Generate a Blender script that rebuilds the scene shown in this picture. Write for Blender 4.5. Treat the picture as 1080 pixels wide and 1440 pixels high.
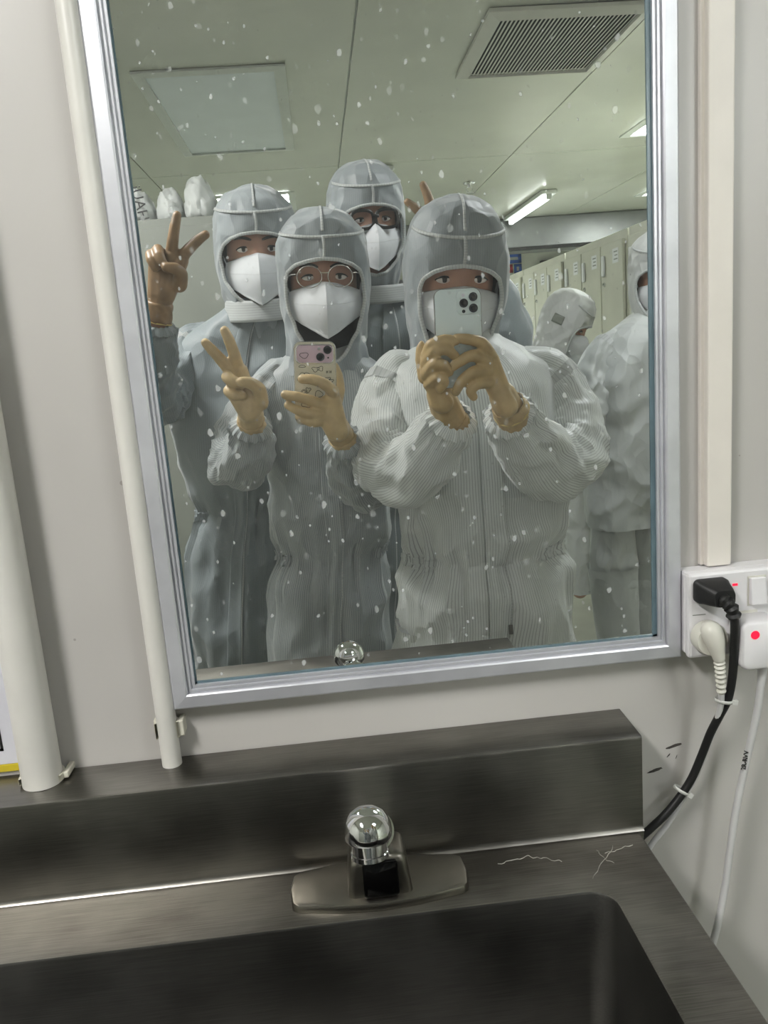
import bpy, math, random
import numpy as np
from mathutils import Vector, Matrix, noise

# ------------------------------------------------------------------ clearing
for o in list(bpy.data.objects):
    bpy.data.objects.remove(o, do_unlink=True)
SC = bpy.context.scene
COL = SC.collection
PI = math.pi

# ------------------------------------------------------------------ camera
# The picture is a mirror selfie: the camera sits at the lens of the patterned phone, 0.75 m in
# front of a real mirror; everyone stands beside and behind the camera and is seen in the mirror.
F_PX = 1140.0
CAM = np.array([0.0, -0.75, 1.36])
PITCH, YAW, ROLL = [math.radians(a) for a in (-11.33, 3.80, -4.45)]
_fw = np.array([math.sin(YAW) * math.cos(PITCH), math.cos(YAW) * math.cos(PITCH), math.sin(PITCH)])
_rt = np.array([math.cos(YAW), -math.sin(YAW), 0.0])
_up = np.cross(_rt, _fw)
CR = math.cos(ROLL) * _rt + math.sin(ROLL) * _up
CU = -math.sin(ROLL) * _rt + math.cos(ROLL) * _up
cam_d = bpy.data.cameras.new('camera')
cam_d.sensor_fit = 'HORIZONTAL'
cam_d.sensor_width = 36.0
cam_d.lens = 36.0 * F_PX / 1080.0
cam_d.clip_start = 0.02
cam = bpy.data.objects.new('camera', cam_d)
COL.objects.link(cam)
cam.matrix_world = Matrix(((CR[0], CU[0], -_fw[0], CAM[0]), (CR[1], CU[1], -_fw[1], CAM[1]),
                           (CR[2], CU[2], -_fw[2], CAM[2]), (0, 0, 0, 1)))
SC.camera = cam

# ------------------------------------------------------------------ world, exposure (lamps are in the ceiling, below)
SC.view_settings.view_transform = 'Standard'
SC.view_settings.look = 'None'
SC.view_settings.gamma = 1.0
SC.view_settings.use_curve_mapping = False
SC.view_settings.exposure = -0.86
wd = bpy.data.worlds.new('world'); SC.world = wd
wd.use_nodes = True
wd.node_tree.nodes['Background'].inputs[0].default_value = (0.55, 0.58, 0.56, 1)
wd.node_tree.nodes['Background'].inputs[1].default_value = 0.05
LAMP = 88.0         # strength of the lit ceiling lamps
KEY = 200.0          # strength of the lamp over the sink, left of the people

SIDE_FILL = 32.0         # strength of an unseen panel added to brighten the right-hand people

# ------------------------------------------------------------------ coordinates
# All building is done in (x, d, z): d = distance in front of the mirror, x to the right, z up.
# A built vertex lands at (x, -d, z).
def _ray(px, py):
    return CR * ((px - 540) / F_PX) + CU * ((720 - py) / F_PX) + _fw
def W(px, py, d):                 # point on the plane d seen directly
    r = _ray(px, py); k = (-d - CAM[1]) / r[1]; p = CAM + r * k
    return np.array([p[0], d, p[2]])
def M(px, py, d):                 # point at distance d from the mirror seen as a reflection
    r = _ray(px, py); k = (d - CAM[1]) / r[1]; p = CAM + r * k
    return np.array([p[0], d, p[2]])
def mpp(d):                       # metres per reference pixel at that reflected distance
    return (d + 0.75) / F_PX
def V3(*a):
    return np.array(a, float)
def unit(v):
    v = np.asarray(v, float); return v / max(np.linalg.norm(v), 1e-9)
def lin(c):
    c = c / 255.0
    return c / 12.92 if c <= 0.04045 else ((c + 0.055) / 1.055) ** 2.4
def rgb(r, g, b):
    return (lin(r), lin(g), lin(b), 1.0)
def nz(x, y, z):
    return noise.noise(Vector((x, y, z)))
def smooth(a, b, x):
    t = min(1, max(0, (x - a) / (b - a))); return t * t * (3 - 2 * t)

# ------------------------------------------------------------------ materials
MATS = {}
class NT:
    def __init__(s, name):
        s.m = bpy.data.materials.new(name); s.m.use_nodes = True
        s.t = s.m.node_tree; s.n = s.t.nodes; s.l = s.t.links
        s.p = s.n['Principled BSDF']; s.out = s.n['Material Output']
        MATS[name] = s.m
    def add(s, typ, **kw):
        n = s.n.new(typ)
        for k, v in kw.items():
            if k.startswith('i_'):
                n.inputs[k[2:].replace('_', ' ')].default_value = v
            else:
                setattr(n, k, v)
        return n
    def link(s, a, b): s.l.new(a, b)
    def math(s, op, a, b=None, clamp=False):
        n = s.n.new('ShaderNodeMath'); n.operation = op; n.use_clamp = clamp
        for i, q in enumerate((a, b)):
            if q is None: continue
            if isinstance(q, (int, float)): n.inputs[i].default_value = q
            else: s.link(q, n.inputs[i])
        return n.outputs[0]
    def ramp(s, fac, stops):
        n = s.n.new('ShaderNodeValToRGB')
        while len(n.color_ramp.elements) < len(stops): n.color_ramp.elements.new(0.5)
        for e, (p, c) in zip(n.color_ramp.elements, stops):
            e.position = p; e.color = c if len(c) == 4 else (*c, 1)
        s.link(fac, n.inputs[0]); return n.outputs[0]
    def noise(s, scale, detail=3, vec=None, rough=0.5):
        n = s.n.new('ShaderNodeTexNoise'); n.inputs['Scale'].default_value = scale
        n.inputs['Detail'].default_value = detail; n.inputs['Roughness'].default_value = rough
        if vec is not None: s.link(vec, n.inputs['Vector'])
        return n.outputs['Fac']
    def coord(s, scale=(1, 1, 1), which='Object', rot=(0, 0, 0)):
        c = s.n.new('ShaderNodeTexCoord'); mp = s.n.new('ShaderNodeMapping')
        mp.inputs['Scale'].default_value = scale; mp.inputs['Rotation'].default_value = rot
        s.link(c.outputs[which], mp.inputs['Vector']); return mp.outputs[0]
    def bump(s, h, strength=0.3, dist=0.005):
        b = s.n.new('ShaderNodeBump'); b.inputs['Strength'].default_value = strength
        b.inputs['Distance'].default_value = dist; s.link(h, b.inputs['Height'])
        s.link(b.outputs[0], s.p.inputs['Normal'])
    def mix(s, fac, a, b):
        n = s.n.new('ShaderNodeMix'); n.data_type = 'RGBA'
        s.link(fac, n.inputs[0]) if not isinstance(fac, (int, float)) else setattr(n.inputs[0], 'default_value', fac)
        for i, q in ((6, a), (7, b)):
            if isinstance(q, tuple): n.inputs[i].default_value = q
            else: s.link(q, n.inputs[i])
        return n.outputs[2]

def plain(name, col, rough=0.5, metal=0.0, spec=0.5, var=0.06, scale=30, bump=0.0, **kw):
    s = NT(name); p = s.p
    c = s.coord()
    f = s.noise(scale, 4, c)
    dark = tuple(v * (1 - 2 * var) for v in col[:3]) + (1,)
    lite = tuple(min(1, v * (1 + var)) for v in col[:3]) + (1,)
    s.link(s.ramp(f, [(0.3, dark), (0.7, lite)]), p.inputs['Base Color'])
    p.inputs['Roughness'].default_value = rough; p.inputs['Metallic'].default_value = metal
    p.inputs['Specular IOR Level'].default_value = spec
    for k, v in kw.items(): p.inputs[k.replace('_', ' ')].default_value = v
    if bump: s.bump(f, bump)
    return s.m

def emitter(name, col, st, base=(0.8, 0.8, 0.8, 1)):
    s = NT(name); s.p.inputs['Base Color'].default_value = base
    s.p.inputs['Emission Color'].default_value = col; s.p.inputs['Emission Strength'].default_value = st
    return s.m

def fabric(name, base, line, amount=0.6, period=0.0048, trans=0.18, rough=0.42, wr=0.40, axis=0, sheen=0.35):
    s = NT(name); p = s.p
    tc = s.n.new('ShaderNodeTexCoord'); sx = s.n.new('ShaderNodeSeparateXYZ')
    s.link(tc.outputs['UV'], sx.inputs[0])
    u = s.math('MULTIPLY', sx.outputs[axis], 1.0 / period)
    fr = s.math('FRACT', u)
    w = s.math('LESS_THAN', fr, 0.22)
    w = s.math('MULTIPLY', w, amount)
    oc = s.coord()
    ob = s.coord((1.1, 1.1, 0.62), rot=(0.15, 0.25, 0))
    mott = s.ramp(s.noise(9, 4, oc), [(0.3, tuple(v * 0.9 for v in base[:3])), (0.7, base)])
    col = s.mix(w, mott, line)
    s.link(col, p.inputs['Base Color'])
    p.inputs['Roughness'].default_value = rough
    p.inputs['Sheen Weight'].default_value = sheen; p.inputs['Sheen Roughness'].default_value = 0.4
    rid = None
    wv = s.n.new('ShaderNodeVectorMath'); wv.operation = 'ADD'; wn = s.n.new('ShaderNodeTexNoise'); wn.inputs['Scale'].default_value = 6.0
    wsc = s.n.new('ShaderNodeVectorMath'); wsc.operation = 'SCALE'; wsc.inputs['Scale'].default_value = 0.10
    s.link(oc, wn.inputs['Vector']); s.link(wn.outputs['Color'], wsc.inputs[0]); s.link(ob, wv.inputs[0]); s.link(wsc.outputs[0], wv.inputs[1])
    for sc_, am in ((9, 1.0), (22, 0.42)):
        vo = s.n.new('ShaderNodeTexVoronoi'); vo.inputs['Scale'].default_value = sc_;
        s.link(wv.outputs[0], vo.inputs['Vector'])
        r_ = s.math('MULTIPLY', vo.outputs['Distance'], am)
        rid = r_ if rid is None else s.math('ADD', rid, r_)
    s.bump(rid, wr, 0.026)
    tr = s.n.new('ShaderNodeBsdfTranslucent'); s.link(col, tr.inputs[0])
    mx = s.n.new('ShaderNodeMixShader'); mx.inputs[0].default_value = trans
    s.link(p.outputs[0], mx.inputs[1]); s.link(tr.outputs[0], mx.inputs[2]); s.link(mx.outputs[0], s.out.inputs[0])
    return s.m

def make_materials():
    # painted steel wall panel, a few specks
    s = NT('wall_paint'); c = s.coord()
    v = s.add('ShaderNodeTexVoronoi', i_Scale=16.0); s.link(c, v.inputs['Vector'])
    sp = s.math('LESS_THAN', v.outputs['Distance'], 0.035)
    big = s.ramp(s.noise(2.5, 4, c), [(0.3, rgb(182, 179, 175)), (0.7, rgb(192, 189, 185))])
    s.link(s.mix(s.math('MULTIPLY', sp, 0.5), big, rgb(120, 112, 105)), s.p.inputs['Base Color'])
    s.p.inputs['Roughness'].default_value = 0.32
    s.bump(s.noise(6, 2, c), 0.05, 0.01)
    plain('pvc_white', rgb(214, 212, 206), 0.32, var=0.02)
    plain('clip_plastic', rgb(205, 202, 188), 0.4, var=0.02)
    plain('trunking_white', rgb(226, 220, 212), 0.4, var=0.015)
    plain('socket_white', rgb(224, 222, 224), 0.3, var=0.015)
    plain('plug_ivory', rgb(210, 208, 198), 0.38, var=0.02)
    plain('cable_white', rgb(205, 204, 204), 0.45, var=0.03)
    plain('tie_clear', rgb(200, 200, 196), 0.35, var=0.02)
    plain('black_rubber', rgb(22, 22, 23), 0.5, var=0.1)
    plain('ink_black', rgb(28, 27, 27), 0.6, var=0.05)
    plain('scuff_dark', rgb(70, 66, 62), 0.8, var=0.2, scale=200)
    plain('paper_white', rgb(214, 214, 222), 0.6, var=0.015)
    plain('yellow_strip', rgb(200, 180, 40), 0.5)
    plain('glass_edge_teal', rgb(96, 116, 124), 0.25, var=0.1)
    plain('shadow_gap', rgb(40, 42, 42), 0.8)
    # aluminium
    s = NT('aluminium'); c = s.coord((2, 2, 120))
    f = s.noise(8, 3, s.coord((3, 3, 3)))
    s.link(s.ramp(f, [(0.3, rgb(196, 197, 203)), (0.7, rgb(212, 213, 219))]), s.p.inputs['Base Color'])
    s.p.inputs['Metallic'].default_value = 0.45; s.p.inputs['Roughness'].default_value = 0.32
    # stainless, brushed along x, stained
    for nm, lo, hi, ro in (('steel', (0.17, 0.162, 0.148), (0.26, 0.25, 0.228), 0.27), ('steel_deck', (0.135, 0.127, 0.113), (0.255, 0.243, 0.217), 0.36), ('steel_basin', (0.12, 0.117, 0.11), (0.18, 0.176, 0.165), 0.36)):
        s = NT(nm)
        br = s.noise(40, 3, s.coord((0.6, 20, 20)))
        st = s.noise(11, 3, s.coord((1, 1.4, 1)), 0.5)
        f = s.math('ADD', s.math('MULTIPLY', br, 0.35), s.math('MULTIPLY', st, 0.65))
        s.link(s.ramp(f, [(0.36, lo), (0.62, hi)]), s.p.inputs['Base Color'])
        s.p.inputs['Metallic'].default_value = 1.0
        s.link(s.ramp(st, [(0.35, (ro + 0.02,) * 3), (0.65, (ro + 0.10,) * 3)]), s.p.inputs['Roughness'])
        s.bump(br, 0.06, 0.002)
    plain('limescale', rgb(170, 168, 160), 0.7, var=0.2, scale=120)
    plain('chrome', (0.78, 0.79, 0.80, 1), 0.07, 1.0, var=0.02)
    plain('satin_plate', (0.25, 0.236, 0.205, 1), 0.33, 1.0, var=0.06)
    plain('sensor_black', rgb(6, 6, 6), 0.06, var=0.0)
    # the mirror: silvered glass with dried splash marks and a thin film of grime
    s = NT('mirror_silver')
    gl = s.n.new('ShaderNodeBsdfGlossy'); gl.inputs['Color'].default_value = (0.885, 0.905, 0.895, 1); gl.inputs['Roughness'].default_value = 0.0
    df = s.n.new('ShaderNodeBsdfDiffuse'); df.inputs['Color'].default_value = rgb(226, 230, 228)
    c0 = s.coord()
    where = s.ramp(s.noise(7, 2, c0), [(0.35, (0.25,) * 3), (0.6, (1,) * 3)])
    sxyz = s.n.new('ShaderNodeSeparateXYZ'); s.link(c0, sxyz.inputs[0])
    leftmore = s.math('ADD', s.math('MULTIPLY', sxyz.outputs[0], -1.5), 0.86, True)
    tot = None
    for sc, r0, seed in ((85, 0.22, 0.0), (150, 0.22, 3.3), (48, 0.13, 7.1)):
        c = s.coord((sc, sc, sc * 0.72), rot=(0, 0.5, seed))
        wob = s.n.new('ShaderNodeVectorMath'); wob.operation = 'ADD'
        nn = s.n.new('ShaderNodeTexNoise'); nn.inputs['Scale'].default_value = 2.2; s.link(c, nn.inputs['Vector'])
        ms = s.n.new('ShaderNodeVectorMath'); ms.operation = 'SCALE'; ms.inputs['Scale'].default_value = 0.35
        s.link(nn.outputs['Color'], ms.inputs[0]); s.link(c, wob.inputs[0]); s.link(ms.outputs[0], wob.inputs[1])
        v = s.n.new('ShaderNodeTexVoronoi'); v.inputs['Scale'].default_value = 1.0; s.link(wob.outputs[0], v.inputs['Vector'])
        sc3 = s.n.new('ShaderNodeSeparateColor'); s.link(v.outputs['Color'], sc3.inputs[0])
        rad = s.math('MULTIPLY', s.math('MULTIPLY', sc3.outputs[0], r0 * 1.3), 1.0)
        edge = s.math('SUBTRACT', rad, v.outputs['Distance'])
        soft = s.math('MULTIPLY', edge, 9.0, True)
        keep = s.math('LESS_THAN', sc3.outputs[1], s.math('MULTIPLY', where, leftmore))
        q = s.math('MULTIPLY', s.math('MULTIPLY', soft, keep), s.math('ADD', s.math('MULTIPLY', sc3.outputs[2], 0.5), 0.15))
        tot = q if tot is None else s.math('MAXIMUM', tot, q)
    film = s.ramp(s.noise(5, 5, c0, 0.6), [(0.35, (0.012,) * 3), (0.75, (0.06,) * 3)])
    fac = s.math('MAXIMUM', s.math('MULTIPLY', tot, 0.70), film)
    mx = s.n.new('ShaderNodeMixShader'); s.link(fac, mx.inputs[0]); s.link(gl.outputs[0], mx.inputs[1]); s.link(df.outputs[0], mx.inputs[2])
    s.link(mx.outputs[0], s.out.inputs[0])
    # room
    plain('ceiling_paint', rgb(200, 202, 190), 0.20, var=0.03, scale=2.5, bump=0.12)
    plain('panel_white', rgb(206, 210, 206), 0.4, var=0.02)
    plain('acrylic_unlit', rgb(222, 230, 236), 0.25, var=0.02, scale=6)
    plain('vent_white', rgb(214, 214, 206), 0.4, var=0.02)
    plain('dark_void', rgb(26, 26, 24), 0.9)
    plain('soffit_grey', rgb(104, 106, 104), 0.35, var=0.12, scale=5, metal=0.3)
    plain('back_wall', rgb(198, 200, 192), 0.45, var=0.03)
    plain('floor_epoxy', rgb(158, 160, 146), 0.35, var=0.06, scale=8)
    plain('locker_paint', rgb(200, 200, 184), 0.38, var=0.04, scale=6)
    plain('cabinet_grey', rgb(128, 132, 124), 0.42, var=0.05, scale=5)
    plain('label_white', rgb(224, 226, 226), 0.5, var=0.02)
    plain('logo_blue', rgb(36, 92, 186), 0.5); plain('logo_red', rgb(190, 44, 52), 0.5)
    plain('bundle_white', rgb(205, 208, 206), 0.6, var=0.05, scale=14, bump=0.3)
    plain('yellow_plastic', rgb(210, 196, 90), 0.5)
    emitter('lamp_glow', (0.96, 1.0, 0.97, 1), LAMP)
    emitter('key_glow', (1.0, 0.985, 0.96, 1), KEY)
    emitter('side_fill_glow', (0.97, 0.99, 1.0, 1), SIDE_FILL)
    emitter('tube_glow', (0.96, 1.0, 0.97, 1), 60.0)
    emitter('led_red', (1.0, 0.01, 0.05, 1), 2.2, (0.25, 0.0, 0.01, 1))
    # people
    fabric('suit_lit', rgb(226, 230, 228), rgb(92, 98, 102), 0.5)  # striped suits are one cloth; stronger light is put into this base colour
    fabric('suit_mid', rgb(178, 184, 185), rgb(88, 94, 98), 0.55)  # same cloth, base colour toned between lit and shaded
    fabric('suit_sheer_shaded', rgb(138, 146, 149), rgb(96, 104, 108), 0.35)  # same sheer cloth, shade on the people behind put into its colour
    fabric('suit_plain', rgb(206, 210, 208), rgb(206, 210, 208), 0.0, wr=0.7)
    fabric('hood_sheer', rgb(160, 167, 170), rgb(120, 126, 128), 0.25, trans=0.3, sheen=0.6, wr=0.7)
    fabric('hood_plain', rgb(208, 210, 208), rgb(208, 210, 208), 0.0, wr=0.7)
    fabric('seam_band', rgb(194, 197, 196), rgb(150, 154, 154), 0.5, period=0.006, axis=1, wr=0.1)
    fabric('boot_cover', rgb(196, 200, 198), rgb(196, 200, 198), 0.0)
    plain('mask_white', rgb(204, 206, 209), 0.75, var=0.02, scale=60, bump=0.08)
    plain('mask_weld', rgb(200, 202, 204), 0.8)
    plain('skin', rgb(166, 126, 106), 0.5, var=0.06, scale=18, Subsurface_Weight=0.08)
    plain('eye_white', rgb(206, 198, 192), 0.3, var=0.02)
    plain('iris_dark', rgb(26, 17, 13), 0.15)
    plain('hair_black', rgb(20, 18, 18), 0.55, var=0.2, scale=80)
    plain('undershirt_black', rgb(20, 21, 23), 0.85, var=0.2, scale=60)
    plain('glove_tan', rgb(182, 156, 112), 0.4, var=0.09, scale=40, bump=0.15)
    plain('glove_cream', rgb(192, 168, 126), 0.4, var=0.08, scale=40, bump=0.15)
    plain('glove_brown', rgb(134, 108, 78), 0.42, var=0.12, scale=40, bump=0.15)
    plain('glove_hem', rgb(198, 174, 112), 0.45, var=0.05)
    plain('wire_silver', (0.6, 0.58, 0.55, 1), 0.25, 1.0)
    plain('frame_black', rgb(14, 14, 15), 0.25)
    s = NT('lens_clear'); s.p.inputs['Transmission Weight'].default_value = 1.0; s.p.inputs['Roughness'].default_value = 0.0
    s.p.inputs['IOR'].default_value = 1.02; s.p.inputs['Base Color'].default_value = (0.95, 0.96, 0.97, 1)
    plain('phone_pale', rgb(214, 226, 226), 0.3, var=0.01)
    plain('phone_rim', rgb(120, 118, 112), 0.3, 0.8)
    plain('lens_black', rgb(8, 8, 10), 0.05, var=0.0)
    plain('lens_ring', rgb(60, 62, 66), 0.25, 0.6)
    plain('case_clear', rgb(206, 200, 178), 0.25, var=0.03)
    plain('plate_pink', rgb(206, 180, 192), 0.2, var=0.02)
    plain('rim_silver', (0.7, 0.7, 0.7, 1), 0.15, 1.0)
make_materials()
mat = MATS.__getitem__

# ------------------------------------------------------------------ mesh building
OFF = {}
class MB:
    def __init__(s): s.v = []; s.f = []; s.uv = []
    def grid(s, rows, uvs=None, close=False, flip=False):
        b = len(s.v); nr = len(rows); nc = len(rows[0])
        for i, r in enumerate(rows):
            for j, p in enumerate(r):
                s.v.append(tuple(p)); s.uv.append(uvs[i][j] if uvs else (0.0, 0.0))
        for i in range(nr - 1):
            for j in range(nc if close else nc - 1):
                k = (j + 1) % nc
                q = (b + i * nc + j, b + i * nc + k, b + (i + 1) * nc + k, b + (i + 1) * nc + j)
                s.f.append(q[::-1] if flip else q)
        return s
    def poly(s, pts, flip=False):
        b = len(s.v)
        for p in pts: s.v.append(tuple(p)); s.uv.append((0, 0))
        q = tuple(range(b, b + len(pts))); s.f.append(q[::-1] if flip else q); return s
    def box(s, a, b):
        x0, y0, z0 = [min(p, q) for p, q in zip(a, b)]; x1, y1, z1 = [max(p, q) for p, q in zip(a, b)]
        k = len(s.v)
        s.v += [(x0, y0, z0), (x1, y0, z0), (x1, y1, z0), (x0, y1, z0), (x0, y0, z1), (x1, y0, z1), (x1, y1, z1), (x0, y1, z1)]
        s.uv += [(0, 0)] * 8
        for f in ((3, 2, 1, 0), (4, 5, 6, 7), (0, 1, 5, 4), (1, 2, 6, 5), (2, 3, 7, 6), (3, 0, 4, 7)):
            s.f.append(tuple(k + i for i in f))
        return s
    def obox(s, c, ax, ay, az, hx, hy, hz):      # oriented box
        k = len(s.v)
        for sx, sy, sz in ((-1, -1, -1), (1, -1, -1), (1, 1, -1), (-1, 1, -1), (-1, -1, 1), (1, -1, 1), (1, 1, 1), (-1, 1, 1)):
            s.v.append(tuple(c + ax * hx * sx + ay * hy * sy + az * hz * sz)); s.uv.append((0, 0))
        for f in ((3, 2, 1, 0), (4, 5, 6, 7), (0, 1, 5, 4), (1, 2, 6, 5), (2, 3, 7, 6), (3, 0, 4, 7)):
            s.f.append(tuple(k + i for i in f))
        return s
    def prism(s, loop, n, h):                    # extrude a 3D loop by n*h
        n = np.asarray(n, float); lo = [np.asarray(p, float) for p in loop]; hi = [p + n * h for p in lo]
        s.grid([lo, hi], close=True); s.poly(lo, flip=True); s.poly(hi); return s
    def tube(s, path, rad, seg=12, caps=True, fn=None, flat=None, usc=None):
        path = [np.asarray(p, float) for p in path]
        n = len(path)
        if isinstance(rad, (int, float)): rad = [rad] * n
        T = [unit(path[min(i + 1, n - 1)] - path[max(i - 1, 0)]) for i in range(n)]
        ref = V3(0, 0, 1) if abs(T[0][2]) < 0.9 else V3(0, 1, 0)
        N = unit(ref - T[0] * ref.dot(T[0])); rows = []; uvs = []; L = 0
        rm = usc if usc else float(np.mean(rad))
        for i in range(n):
            if i:
                N = unit(N - T[i] * N.dot(T[i])); L += np.linalg.norm(path[i] - path[i - 1])
            B = np.cross(T[i], N); r = []; uu = []
            for j in range(seg):
                a = 2 * PI * j / seg
                k = rad[i]
                if fn: k = k + fn(a, L, i / (n - 1))
                dv = N * math.cos(a) + B * math.sin(a)
                if flat is not None: dv = dv - flat[0] * dv.dot(flat[0]) * (1 - flat[1])
                r.append(path[i] + dv * k); uu.append((a * rm, L))
            rows.append(r); uvs.append(uu)
        # duplicate the seam column so that the stripes do not smear
        for r, u in zip(rows, uvs): r.append(r[0]); u.append((2 * PI * rm, u[0][1]))
        s.grid(rows, uvs)
        if caps: s.poly(rows[0][:-1], flip=True); s.poly(rows[-1][:-1])
        return s
    def capsule(s, path, rad, seg=12):
        path = [np.asarray(p, float) for p in path]; n = len(path)
        if isinstance(rad, (int, float)): rad = [rad] * n
        a = unit(path[0] - path[1]); b = unit(path[-1] - path[-2]); P = []; R = []
        for k in (0.98, 0.85, 0.6, 0.3): P.append(path[0] + a * rad[0] * k); R.append(rad[0] * math.sqrt(1 - k * k))
        P += path; R += list(rad)
        for k in (0.3, 0.6, 0.85, 0.98): P.append(path[-1] + b * rad[-1] * k); R.append(rad[-1] * math.sqrt(1 - k * k))
        return s.tube(P, R, seg)
    def sphere(s, c, r, nu=20, nv=12, fn=None):
        c = np.asarray(c, float); r = np.asarray(r, float) * np.ones(3); rows = []
        for i in range(nv + 1):
            ph = -PI / 2 + PI * i / nv; row = []
            for j in range(nu):
                th = 2 * PI * j / nu
                dv = V3(math.cos(ph) * math.cos(th), math.cos(ph) * math.sin(th), math.sin(ph))
                k = fn(dv) if fn else 1.0
                row.append(c + dv * r * k)
            rows.append(row)
        return s.grid(rows, close=True)
    def lathe(s, c, ax, prof, seg=28):            # prof: (radius, height along ax)
        c = np.asarray(c, float); ax = unit(ax); ref = V3(0, 0, 1) if abs(ax[2]) < 0.9 else V3(1, 0, 0)
        N = unit(ref - ax * ref.dot(ax)); B = np.cross(ax, N); rows = []
        for r, h in prof:
            rows.append([c + ax * h + (N * math.cos(2 * PI * j / seg) + B * math.sin(2 * PI * j / seg)) * r for j in range(seg)])
        s.grid(rows, close=True)
        if prof[0][0] > 1e-5: s.poly(rows[0], flip=True)
        if prof[-1][0] > 1e-5: s.poly(rows[-1])
        return s
    def build(s, name, m, parent=None, smooth_=True, bevel=0, weld=True, origin=None, remesh=0, smoothit=0, solid=0, sub=0):
        A = np.array(s.v, float)
        if parent is not None: off = OFF[parent.name]
        elif origin is not None: off = np.asarray(origin, float)
        else: off = V3((A[:, 0].min() + A[:, 0].max()) / 2, (A[:, 1].min() + A[:, 1].max()) / 2, A[:, 2].min())
        Q = A - off; Q[:, 1] *= -1
        me = bpy.data.meshes.new(name)
        me.from_pydata([tuple(q) for q in Q], [], [f[::-1] for f in s.f])
        if any(u != (0, 0) and u != (0.0, 0.0) for u in s.uv):
            lay = me.uv_layers.new(name='uv'); idx = np.empty(len(me.loops), int); me.loops.foreach_get('vertex_index', idx)
            U = np.array(s.uv, float)[idx]; lay.data.foreach_set('uv', U.ravel())
        import bmesh
        bm = bmesh.new(); bm.from_mesh(me)
        if weld: bmesh.ops.remove_doubles(bm, verts=bm.verts, dist=1e-6)
        bmesh.ops.dissolve_degenerate(bm, edges=bm.edges, dist=1e-7)
        bmesh.ops.recalc_face_normals(bm, faces=bm.faces)
        bm.to_mesh(me); bm.free()
        me.materials.append(mat(m) if isinstance(m, str) else m)
        if smooth_: me.polygons.foreach_set('use_smooth', [True] * len(me.polygons))
        o = bpy.data.objects.new(name, me); COL.objects.link(o)
        if parent is not None: o.parent = parent
        else: o.location = (off[0], -off[1], off[2])
        OFF[o.name] = off
        if remesh:
            r = o.modifiers.new('remesh', 'REMESH'); r.mode = 'VOXEL'; r.voxel_size = remesh; r.use_smooth_shade = True
        if smoothit:
            r = o.modifiers.new('smooth', 'SMOOTH'); r.factor = 0.5; r.iterations = smoothit
        if solid:
            r = o.modifiers.new('solid', 'SOLIDIFY'); r.thickness = solid; r.offset = 0
        if bevel:
            r = o.modifiers.new('bevel', 'BEVEL'); r.width = bevel; r.segments = 2; r.limit_method = 'ANGLE'; r.angle_limit = math.radians(40)
            if not smooth_: pass
        if sub:
            r = o.modifiers.new('sub', 'SUBSURF'); r.levels = sub; r.render_levels = sub
        if smooth_ and not remesh and not sub:
            try: me.set_sharp_from_angle(angle=math.radians(42))
            except Exception: pass
        return o
def tag(o, label=None, cat=None, group=None, kind=None):
    if label: o['label'] = label
    if cat: o['category'] = cat
    if group: o['group'] = group
    if kind: o['kind'] = kind
    return o
def thing(name, base, label, cat, group=None):
    o = bpy.data.objects.new(name, None); COL.objects.link(o); base = np.asarray(base, float)
    o.location = (base[0], -base[1], base[2]); OFF[o.name] = base; o.empty_display_size = 0.1
    return tag(o, label, cat, group)
def copy_tree(o, parent=None, delta=None):
    c = o.copy(); COL.objects.link(c); c.parent = parent
    if delta is not None: c.location = Vector(o.location) + Vector((delta[0], -delta[1], delta[2]))
    OFF[c.name] = OFF[o.name] + (np.asarray(delta) if delta is not None else 0)
    for ch in list(o.children): copy_tree(ch, c)
    return c
def spline(pts, n):
    P = [np.asarray(p, float) for p in pts]; P = [2 * P[0] - P[1]] + P + [2 * P[-1] - P[-2]]; out = []
    m = len(P) - 3
    for i in range(n):
        t = i / (n - 1) * m; k = min(int(t), m - 1); u = t - k
        a, b, c, d = P[k:k + 4]
        out.append(0.5 * (2 * b + (c - a) * u + (2 * a - 5 * b + 4 * c - d) * u * u + (3 * b - a - 3 * c + d) * u ** 3))
    return out
def rrect(cx, cz, hx, hz, r, n=6):                # rounded rectangle, 2D
    out = []
    for k, (sx, sz) in enumerate(((1, 1), (-1, 1), (-1, -1), (1, -1))):
        for i in range(n + 1):
            a = PI / 2 * (k + i / n)
            out.append((cx + sx * (hx - r) + r * math.cos(a), cz + sz * (hz - r) + r * math.sin(a)))
    return out

# ================================================================== THE ROOM
WALL = -0.010                      # the wall face lies 1 cm behind the mirror glass
CEIL = 2.45
X0, X1, DB = -2.0, 3.62, 8.4
def struct(name, mb, m, parent=None, **kw):
    o = mb.build(name, m, parent, **kw)
    if parent is None: o['kind'] = 'structure'
    return o
wall_front = struct('wall_front', MB().box((X0, WALL - 0.08, 0), (X1, WALL, CEIL)), 'wall_paint', smooth_=False)
struct('wall_left', MB().box((X0 - 0.08, WALL - 0.08, 0), (X0, DB + 0.08, CEIL)), 'back_wall', smooth_=False)
struct('wall_right', MB().box((X1, WALL - 0.08, 0), (X1 + 0.08, DB + 0.08, CEIL)), 'back_wall', smooth_=False)
struct('wall_back', MB().box((X0, DB, 0), (X1, DB + 0.08, CEIL)), 'back_wall', smooth_=False)
struct('floor', MB().box((X0 - 0.08, WALL - 0.08, -0.08), (X1 + 0.08, DB + 0.08, 0)), 'floor_epoxy', smooth_=False)
ceiling = struct('ceiling', MB().box((X0 - 0.08, WALL - 0.08, CEIL + 0.01), (X1 + 0.08, DB + 0.08, CEIL + 0.08)), 'panel_white', smooth_=False)
xs = [X0, -0.88, 0.23, 1.28, 2.42, X1]; ds = [WALL, 4.40, 6.92, DB]
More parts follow.
